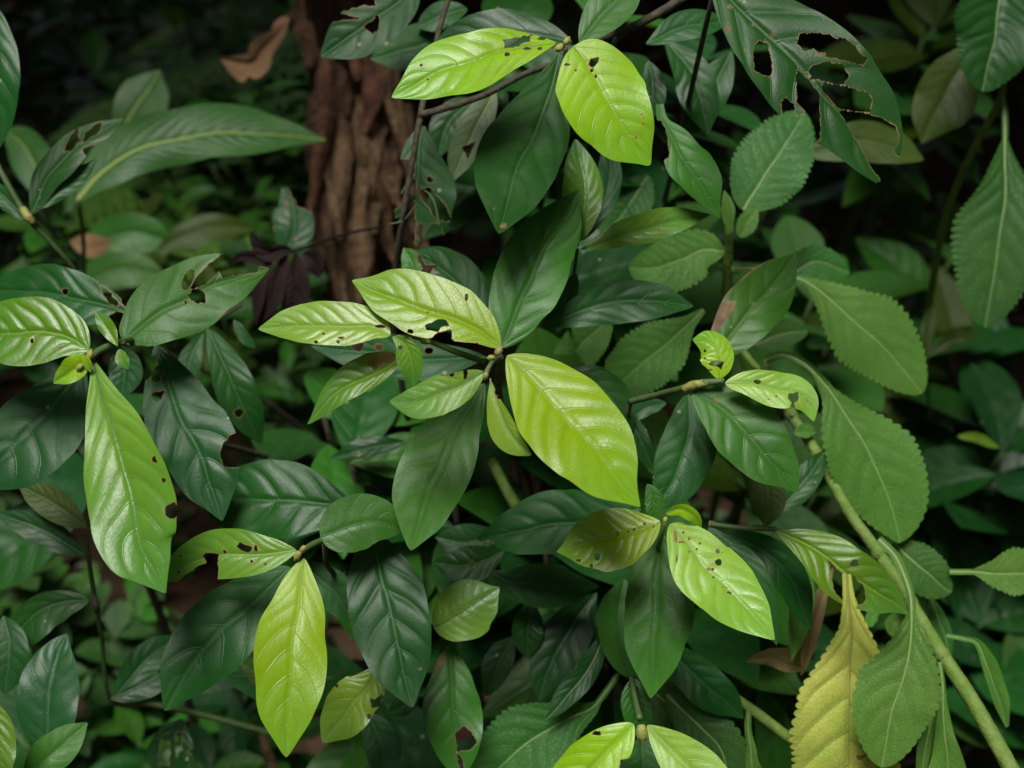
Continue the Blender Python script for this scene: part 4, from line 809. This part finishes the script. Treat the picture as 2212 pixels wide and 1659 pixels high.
leaf(S2, 'sage', 1.05, [(1520, 670), (1486, 702), (1440, 742), (1385, 790), (1310, 850)], [(0, 6), (.15, 14), (.4, 60), (.65, 66), (.85, 50), (1, 10)], [(0, 6), (.15, 20), (.4, 66), (.65, 70), (.85, 56), (1, 10)], ky=.25, q=.4, serr=24)
leaf(S2, 'sagedim', 1.14, [(1630, 745), (1690, 722), (1745, 716)], 32, 30, ky=.2, q=.4, serr=12)
leaf(S2, 'sagedim', 1.13, [(1690, 610), (1760, 565), (1835, 590)], 36, 40, ky=.2, q=.4, serr=14)
leaf(S2, 'sagedim', 1.16, [(1400, 380), (1360, 440), (1300, 520)], 50, 46, ky=.2, q=.4, serr=18)
leaf(S2, 'sagedim', 1.17, [(1330, 560), (1290, 640), (1250, 760)], 46, 46, ky=.2, q=.4, serr=18)
leaf(S2, 'sage', 1.10, [(1320, 690), (1260, 740), (1200, 810)], 48, 44, ky=.2, q=.4, serr=18)
leaf(S2, 'sage', 1.10, [(1330, 870), (1400, 920), (1440, 1040)], 46, 46, ky=.2, q=.4, serr=18)
ptube('branch', [(1660, 780, 1.07), (1640, 800, 1.09), (1560, 700, 1.12)], [9, 8, 8], 'stemsage', S2)
ptube('branch', [(1060, 990, 1.1), (1090, 1050, 1.08), (1125, 1110, 1.07)], [11, 12, 14], 'stemsage', S2)
S3 = sage('low soft plant with toothed leaves along the bottom edge', 1334, 1460, 1.02)
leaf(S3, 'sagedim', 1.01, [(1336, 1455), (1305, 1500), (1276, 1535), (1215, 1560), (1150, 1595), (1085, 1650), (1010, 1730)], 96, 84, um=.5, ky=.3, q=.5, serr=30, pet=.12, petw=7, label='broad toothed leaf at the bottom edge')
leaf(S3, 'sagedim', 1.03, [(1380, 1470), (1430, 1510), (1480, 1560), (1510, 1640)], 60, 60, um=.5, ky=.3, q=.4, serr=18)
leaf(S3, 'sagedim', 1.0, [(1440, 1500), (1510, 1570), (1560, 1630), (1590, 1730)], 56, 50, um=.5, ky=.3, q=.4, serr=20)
leaf(S3, 'sage', .99, [(1618, 1530), (1616, 1580), (1625, 1650), (1640, 1740)], [(0, 6), (.3, 8), (.6, 18), (1, 40)], [(0, 6), (.3, 8), (.6, 14), (1, 40)], ky=.2, q=.3)
ptube('stem', [(1590, 1508, .995), (1640, 1545, .99), (1709, 1597, .985), (1800, 1660, .98)], [10, 12, 12, 12], 'stemsage', S3)
S4 = sage('large dim toothed leaves hanging at the upper right edge', 2160, 190, 1.12)
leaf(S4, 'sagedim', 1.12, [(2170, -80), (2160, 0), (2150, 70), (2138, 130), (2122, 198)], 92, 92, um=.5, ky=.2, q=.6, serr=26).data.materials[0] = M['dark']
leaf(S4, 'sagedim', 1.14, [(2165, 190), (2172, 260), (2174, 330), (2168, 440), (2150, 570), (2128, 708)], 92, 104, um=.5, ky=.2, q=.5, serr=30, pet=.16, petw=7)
leaf(S4, 'olive', 1.2, [(2110, 90), (2060, 170), (2020, 240), (1990, 310)], 70, 62, ky=.2, q=.3, rib=False)
leaf(S4, 'olive', 1.18, [(1740, 335), (1830, 310), (1910, 310), (1995, 345)], 44, 46, ky=.2, q=.3)
ptube('stem', [(2165, 120, 1.13), (2166, 200, 1.14), (2100, 330, 1.2), (2040, 480, 1.3), (2000, 700, 1.5)], [8, 8, 8, 8, 8], 'stemsage', S4)

# ------------------------------------------------------------------ things farther behind
Vp = thing('seedling', 'young tree with a long pale leaf arching right across the dark left background', 'plant', P1(170, 440, 1.31))
leaf(Vp, 'mango', 1.30, [(168, 432), (213, 378), (275, 337), (344, 311), (430, 297), (516, 289), (602, 287), (703, 302)], [(0, 5), (.06, 30), (.16, 52), (.35, 66), (.55, 68), (.72, 58), (.86, 30), (1, 2)], [(0, 5), (.05, 20), (.14, 40), (.3, 56), (.5, 56), (.7, 50), (.85, 28), (1, 2)], ky=.3, fold=.05, q=1.4, label='long arching leaf with a yellow midrib')
leaf(Vp, 'mango', 1.5, [(255, 300), (285, 240), (318, 195), (345, 152)], 50, 62, um=.55, ky=.1, q=.5)
leaf(Vp, 'mango', 1.48, [(115, 440), (80, 370), (45, 310), (5, 275)], 44, 46, ky=.2, q=.5)
leaf(Vp, 'mango', 1.5, [(120, 470), (130, 420), (160, 390)], 40, 40, ky=.2, q=.5)
leaf(Vp, 'olive', 1.5, [(340, 548), (395, 509), (464, 488), (552, 495)], 30, 36, ky=.2, q=.4)
leaf(Vp, 'mid', 1.52, [(180, 560), (220, 520), (300, 500), (380, 530)], 44, 50, ky=.2, q=.4)
leaf(Vp, 'mid', 1.5, [(160, 640), (200, 600), (280, 580), (360, 600)], 40, 44, ky=.2, q=.4)
leaf(Vp, 'dead', 1.42, [(240, 520), (200, 535), (150, 520)], 22, 30, ky=.1, q=1, label='brown shrivelled leaf')
ptube('stem', [(168, 432, 1.30), (180, 520, 1.36), (182, 640, 1.5), (190, 800, 1.6)], [5, 5, 5, 6], 'stemg', Vp)
Wp = shoot('spotted old leaf in front of the trunk, above the dead purple leaves', 640, 530, 1.2)
leaf(Wp, 'blue', 1.2, [(618, 545), (636, 490), (632, 440), (610, 405)], 48, 42, um=.4, b=.6, ky=.2, q=.8, holes=[T(1, 1600, 1340, 1690, 1330, 1720, 1440, 1640, 1480), T(1, 1800, 1150, 1900, 1180, 1960, 1330, 1860, 1290)], stains=[E(1, 1800, 1280, 18, 14), E(1, 1700, 1215, 12, 16), E(1, 1860, 1505, 14, 14), E(1, 1780, 1330, 14, 12)])
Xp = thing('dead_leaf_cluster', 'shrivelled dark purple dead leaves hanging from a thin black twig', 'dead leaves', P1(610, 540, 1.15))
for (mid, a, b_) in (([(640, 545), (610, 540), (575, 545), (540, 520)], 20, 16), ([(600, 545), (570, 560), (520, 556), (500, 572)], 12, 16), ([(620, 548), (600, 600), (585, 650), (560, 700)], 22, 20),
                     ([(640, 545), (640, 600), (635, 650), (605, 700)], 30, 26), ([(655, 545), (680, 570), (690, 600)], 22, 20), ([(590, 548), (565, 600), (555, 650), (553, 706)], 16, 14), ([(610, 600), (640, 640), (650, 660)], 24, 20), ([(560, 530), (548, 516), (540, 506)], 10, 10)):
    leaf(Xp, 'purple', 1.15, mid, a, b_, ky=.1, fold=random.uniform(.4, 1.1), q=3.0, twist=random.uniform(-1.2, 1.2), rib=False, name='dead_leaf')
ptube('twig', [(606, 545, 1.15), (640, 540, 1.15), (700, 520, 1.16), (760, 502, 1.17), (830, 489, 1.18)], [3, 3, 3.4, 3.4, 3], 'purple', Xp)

# generic leaves for the dim plants behind, copied about
def proto_leaf(kind, wid, q, serr=0, bend=.15):
    nu, ns = (36, 15) if not serr else (70, 15)
    u = np.linspace(0, 1, nu); s = np.linspace(-1, 1, ns); prof = np.sin(math.pi * u ** (math.log(.5) / math.log(.5 if not serr else .58))) ** (.85 if not serr else .7)
    if serr: prof = prof * (1 + .05 * np.abs(np.sin(math.pi * u * serr)))
    prof = prof * wiggle(nu, 5, .03)
    U, Sg = np.meshgrid(u, s, indexing='ij'); Wd = wid * prof[:, None] * np.ones_like(Sg)
    t = U - VA * abs(Sg) - VB * Sg ** 2 + .035 * (Sg > 0); NV = NVS.get(kind, 8)
    z = q * .045 * wid * (np.abs(np.sin(math.pi * NV * t)) ** .8 - .6) * (1 - Sg ** 4) * np.sin(math.pi * U) + .16 * np.abs(Sg) * Wd - bend * U ** 2 - .05 * wid * np.exp(-(Sg / .08) ** 2)
    V = np.stack([U, -Sg * Wd, z], -1).reshape(-1, 3) * .11
    ix = np.arange(nu * ns).reshape(nu, ns)
    Fc = [(int(ix[i, j]), int(ix[i, j + 1]), int(ix[i + 1, j + 1]), int(ix[i + 1, j])) for i in range(nu - 1) for j in range(ns - 1)]
    me = bpy.data.meshes.new('leaf'); me.from_pydata(V.tolist(), [], Fc); ul = me.uv_layers.new(name='UVMap')
    idx = np.empty(len(me.loops), np.int32); me.loops.foreach_get('vertex_index', idx); uv = np.stack([U, (Sg + 1) / 2], -1).reshape(-1, 2)
    ul.data.foreach_set('uv', uv[idx].astype(np.float32).ravel()); me.polygons.foreach_set('use_smooth', np.ones(len(me.polygons), bool)); me.materials.append(M[kind]); return me
PROTO = {k: [proto_leaf(k, w_, q_, s_, b_) for (w_, q_, s_, b_) in v] for k, v in {
    'dark': [(.24, 1.2, 0, .15), (.2, 1.0, 0, .3), (.27, 1.4, 0, .05)], 'blue': [(.24, 1.3, 0, .1), (.22, 1.1, 0, .25)], 'mid': [(.24, 1.0, 0, .15), (.2, 1., 0, .3)],
    'olive': [(.18, .6, 0, .1), (.24, .6, 0, .2)], 'sagedim': [(.27, .5, 18, .2), (.24, .5, 20, .1)], 'mango': [(.12, .5, 0, .3)], 'weedy': [(.33, .6, 0, .1), (.28, .6, 0, .2)]}.items()}
def rosette(root, c, kinds, n, ln, elev=(.1, .8), axis=None, spread=.03):
    for i in range(n):
        k = random.choice(kinds); me = random.choice(PROTO[k]); o = bpy.data.objects.new('leaf', me); COL.objects.link(o); o.parent = root
        az = i * math.pi * .5 * 1.08 + random.uniform(-.35, .35); el = random.uniform(*elev)
        dirv = Vector((math.cos(az) * math.cos(el), math.sin(az) * math.cos(el), math.sin(el)))
        q = dirv.to_track_quat('X', 'Z'); q = q @ Quaternion((1, 0, 0), random.uniform(-.4, .4))
        o.rotation_mode = 'QUATERNION'; o.rotation_quaternion = q
        o.location = Vector(c) - Vector(parent_loc(root)) + Vector((0, 0, -spread * (i // 2))); o.scale = (ln / .11 * random.uniform(.75, 1.15),) * 3
def back_plant(name, label, cat, x, y, d, kinds, n, ln, group, stemmat='stemg', elev=(-.2, .7), heads=1, jit=.1):
    p = P1(x, y, d); gx, gy = p[0] * .9, max(p[1] + .06, .7); base = (gx, gy, gz(gx, gy)); root = thing(name, label, cat, base, group)
    for h in range(heads):
        c = p + (np.random.normal(0, jit, 3) * np.array([1, .6, .6]) if h else 0); c[2] = max(c[2], gz(c[0], c[1]) + .05)
        tube('stem', [c, c * .6 + np.array(base) * .4 + np.array([.01, .03, .02]), base], [.0025, .004, .006], stemmat, root, sides=6)
        rosette(root, c, kinds, n, ln, elev)
    return root
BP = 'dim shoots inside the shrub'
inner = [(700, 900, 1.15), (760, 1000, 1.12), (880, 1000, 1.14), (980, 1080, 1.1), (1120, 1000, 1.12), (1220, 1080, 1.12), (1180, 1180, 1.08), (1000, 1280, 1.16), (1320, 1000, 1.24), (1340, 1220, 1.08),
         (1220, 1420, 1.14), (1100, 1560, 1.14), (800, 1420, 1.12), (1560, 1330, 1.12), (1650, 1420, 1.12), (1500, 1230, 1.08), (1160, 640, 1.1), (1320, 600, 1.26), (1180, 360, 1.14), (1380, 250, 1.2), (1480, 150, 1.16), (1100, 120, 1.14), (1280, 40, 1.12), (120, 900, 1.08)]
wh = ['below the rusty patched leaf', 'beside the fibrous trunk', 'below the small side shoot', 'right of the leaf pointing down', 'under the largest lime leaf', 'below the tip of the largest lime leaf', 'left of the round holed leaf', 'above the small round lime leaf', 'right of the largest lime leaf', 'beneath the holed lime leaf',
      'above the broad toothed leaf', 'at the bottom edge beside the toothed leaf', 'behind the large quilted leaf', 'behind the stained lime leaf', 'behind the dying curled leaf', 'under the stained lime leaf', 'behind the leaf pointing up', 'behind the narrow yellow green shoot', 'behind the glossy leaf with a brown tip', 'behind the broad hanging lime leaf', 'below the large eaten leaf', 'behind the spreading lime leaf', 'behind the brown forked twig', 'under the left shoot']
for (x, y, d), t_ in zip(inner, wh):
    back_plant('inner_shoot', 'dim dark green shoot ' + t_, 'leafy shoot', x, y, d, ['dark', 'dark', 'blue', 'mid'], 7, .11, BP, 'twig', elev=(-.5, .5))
BR = 'dim plants in the right background'
for (x, y, d, k, n, ln, t_) in [(1900, 620, 1.7, ['mid', 'dark'], 8, .13, 'right of the large arching toothed leaf'), (2080, 780, 1.6, ['dark', 'olive'], 8, .12, 'below the hanging toothed leaf at the right edge'), (2180, 960, 1.5, ['dark', 'blue'], 9, .13, 'at the right edge below the middle'),
                              (2020, 1000, 1.55, ['dark', 'dark', 'mid'], 9, .14, 'right of the long hanging toothed leaf'), (2100, 1120, 1.6, ['dark', 'blue'], 8, .13, 'above the toothed leaf entering from the right edge'), (1980, 500, 1.9, ['mid', 'olive'], 10, .12, 'below the eaten leaf'),
                              (1850, 140, 1.7, ['dark', 'mid'], 9, .13, 'behind the eaten leaf'), (2020, 60, 1.6, ['sagedim', 'olive'], 8, .13, 'at the top right'), (1650, 450, 1.8, ['mid', 'dark'], 9, .12, 'behind the upright toothed leaf'), (1790, 740, 1.6, ['olive', 'sagedim'], 8, .1, 'behind the large arching toothed leaf'),
                              (1720, 1250, 1.3, ['sagedim', 'olive'], 8, .12, 'behind the drooping holed leaf'), (1760, 1500, 1.3, ['sagedim', 'dark'], 8, .12, 'left of the yellow leaf'), (2120, 1350, 1.5, ['dark', 'blue'], 8, .13, 'right of the pale stem'), (2180, 1540, 1.5, ['dark', 'sagedim'], 8, .13, 'in the lower right corner'), (1640, 620, 1.4, ['sagedim'], 8, .12, 'behind the upright pale stem'), (1430, 700, 1.4, ['sagedim'], 8, .12, 'behind the middle toothed leaf'), (1620, 1000, 1.3, ['sagedim', 'olive'], 8, .11, 'behind the dark quilted leaf')]:
    back_plant('understorey_plant', 'blurred dark plant ' + t_, 'plant', x, y, d, k, n, ln, BR, heads=2, jit=.06)
for (dx, dy, mid) in ((0, 0, [(2005, 765), (2006, 710), (2020, 655)]), (0, 0, [(2008, 768), (2050, 735), (2118, 718)])):
    pass
yp = thing('sprout', 'pair of narrow yellow green blades against the dark right background', 'plant', P1(2006, 768, 1.35))
leaf(yp, 'limedark', 1.35, [(2004, 768), (2006, 715), (2022, 652)], 18, 14, ky=.1, q=.2, rib=False).data.materials[0] = M['olive']
leaf(yp, 'limedark', 1.35, [(2008, 768), (2050, 738), (2120, 716)], 16, 12, ky=.2, q=.2, rib=False).data.materials[0] = M['olive']
ptube('stem', [(2006, 765, 1.35), (2002, 800, 1.37), (2010, 900, 1.45)], 3, 'stemg', yp)
yq = thing('sprout', 'small pale young leaf on the dark rosette at the right edge', 'plant', P1(2070, 945, 1.3))
leaf(yq, 'limepale', 1.3, [(2068, 942), (2110, 945), (2160, 968)], 10, 12, ky=.2, q=.2, rib=False)
BL = 'dim plants in the left background'
for (x, y, d, k, n, ln, t_) in [(330, 690, 1.6, ['mid', 'olive'], 9, .055, 'behind the torn leaf of the left shoot'), (60, 560, 1.6, ['dark', 'mid'], 9, .07, 'at the left edge under the green stem'), (300, 1330, 1.6, ['mid', 'weedy'], 10, .05, 'below the bitten lime leaf'), (440, 1450, 1.6, ['weedy', 'mid'], 9, .05, 'under the dark leaf pointing down left'),
                              (300, 1610, 1.5, ['dark', 'mid'], 9, .07, 'at the bottom edge near the dark stem'), (520, 1620, 1.5, ['mid', 'blue'], 9, .07, 'at the bottom edge left of the lime tip'), (60, 1230, 1.5, ['mid', 'weedy'], 10, .05, 'left of the dark stem'), (620, 800, 1.75, ['weedy', 'mid'], 11, .045, 'below the dead purple leaves'), (600, 920, 1.8, ['weedy'], 11, .04, 'left of the trunk foot'),
                              (460, 560, 1.9, ['weedy', 'mid'], 11, .045, 'under the long arching leaf'), (640, 640, 1.8, ['weedy'], 10, .04, 'beside the dead purple leaves'), (260, 1450, 1.55, ['weedy', 'mid'], 10, .05, 'right of the dark stem'), (1120, 560, 1.9, ['weedy'], 11, .05, 'right of the trunk'),
                              (330, 150, 2.2, ['weedy', 'mid'], 12, .07, 'in the dark upper left'), (430, 230, 1.9, ['weedy', 'mid'], 12, .06, 'above the long arching leaf'), (560, 120, 2.0, ['weedy'], 12, .06, 'among the ferns'), (640, 270, 1.8, ['weedy', 'mid'], 12, .055, 'at the tip of the long arching leaf'), (500, 20, 2.2, ['weedy', 'mid'], 12, .06, 'at the top edge among the ferns'),
                              (640, 100, 1.9, ['weedy'], 12, .05, 'between the dry brown leaf and the trunk'), (280, 210, 1.9, ['weedy', 'mid'], 12, .06, 'left of the ferns'), (560, 420, 1.8, ['weedy', 'mid'], 11, .05, 'below the tip of the long arching leaf'), (150, 200, 2.6, ['dark'], 12, .08, 'at the far upper left'), (250, 30, 2.9, ['dark', 'mid'], 12, .09, 'at the top left'), (420, 60, 2.7, ['mid', 'weedy'], 12, .07, 'at the top edge'), (120, 60, 2.8, ['dark', 'blue'], 12, .08, 'in the top left corner')]:
    back_plant('understorey_plant', 'blurred green plant ' + t_, 'plant', x, y, d, k, n, ln, BL, heads=5, jit=.09)

# ferns in the dark upper left
def fern(x, y, d, label, nf=7, ln=.42):
    p = P1(x, y, d); g = (p[0], p[1], gz(p[0], p[1])); root = thing('fern', label, 'fern', g, 'ferns behind the trunk')
    for k in range(nf):
        az = k * 6.283 / nf + random.uniform(-.3, .3); V, Fc = [], []; L = ln * random.uniform(.8, 1.15); h = max(.12, p[2] - g[2])
        dirh = np.array([math.cos(az), math.sin(az), 0]); side = np.array([-math.sin(az), math.cos(az), 0])
        axis = [np.array(g) + dirh * L * t + np.array([0, 0, h * (1.5 * t ** .6 - .9 * t * t)]) for t in np.linspace(0, 1, 22)]
        for i in range(1, 22):
            t = i / 21; c0, c = axis[i - 1], axis[i]; l = .30 * L * math.sin(math.pi * min(1, .10 + t * .9)) ** .9; b = len(V)
            V += [c0 - side * .0015, c0 + side * .0015, c + side * .0012, c - side * .0012]; Fc.append((b, b + 1, b + 2, b + 3))
            if t < .12: continue
            for s_ in (-1, 1):
                dr = side * s_ * .9 + dirh * .38 + np.array([0, 0, -.22]); fw = dirh * .9 - side * s_ * .3; np_ = 9
                b = len(V); e = c + dr * l; V += [c - fw * .0008, c + fw * .0008, e]; Fc.append((b, b + 1, b + 2))
                for q in range(np_):
                    f0 = (q + .6) / np_; o_ = c + dr * l * f0; w_ = .20 * l * (1 - f0) ** .7 + .002; hw = l / np_ * .40
                    for s2 in (-1, 1):
                        b = len(V); jz = np.array([0, 0, random.uniform(-.3, .1) * w_])
                        V += [o_ - dr * hw, o_ + fw * s2 * w_ * .7 - dr * hw * .6 + jz, o_ + fw * s2 * w_ + dr * hw * .6 + jz, o_ + dr * hw]; Fc.append((b, b + 1, b + 2, b + 3))
        mesh_obj('frond', V, Fc, 'fern', root)
    return root
fern(500, 90, 1.95, 'green fern with feathery fronds left of the trunk, near the dry brown leaf', 10, .34)
fern(610, 200, 1.80, 'light green fern right beside the trunk, under the dry brown leaf', 8, .22)
fern(430, 170, 2.05, 'dim fern behind the long arching leaf', 9, .28)
fern(570, -20, 2.3, 'dim fern at the top edge left of the trunk', 9, .36)
for (x, y, d, lb) in ((575, 1625, 1.35, 'short bleached stick lying at the bottom edge under the lime tip'),):
    st = thing('stick', lb, 'stick', P1(x, y, d)); ptube('wood', [(605, 1690, 1.34), (580, 1630, 1.35), (566, 1580, 1.36)], [10, 12, 9], 'fibre', st, bumpy=.15)
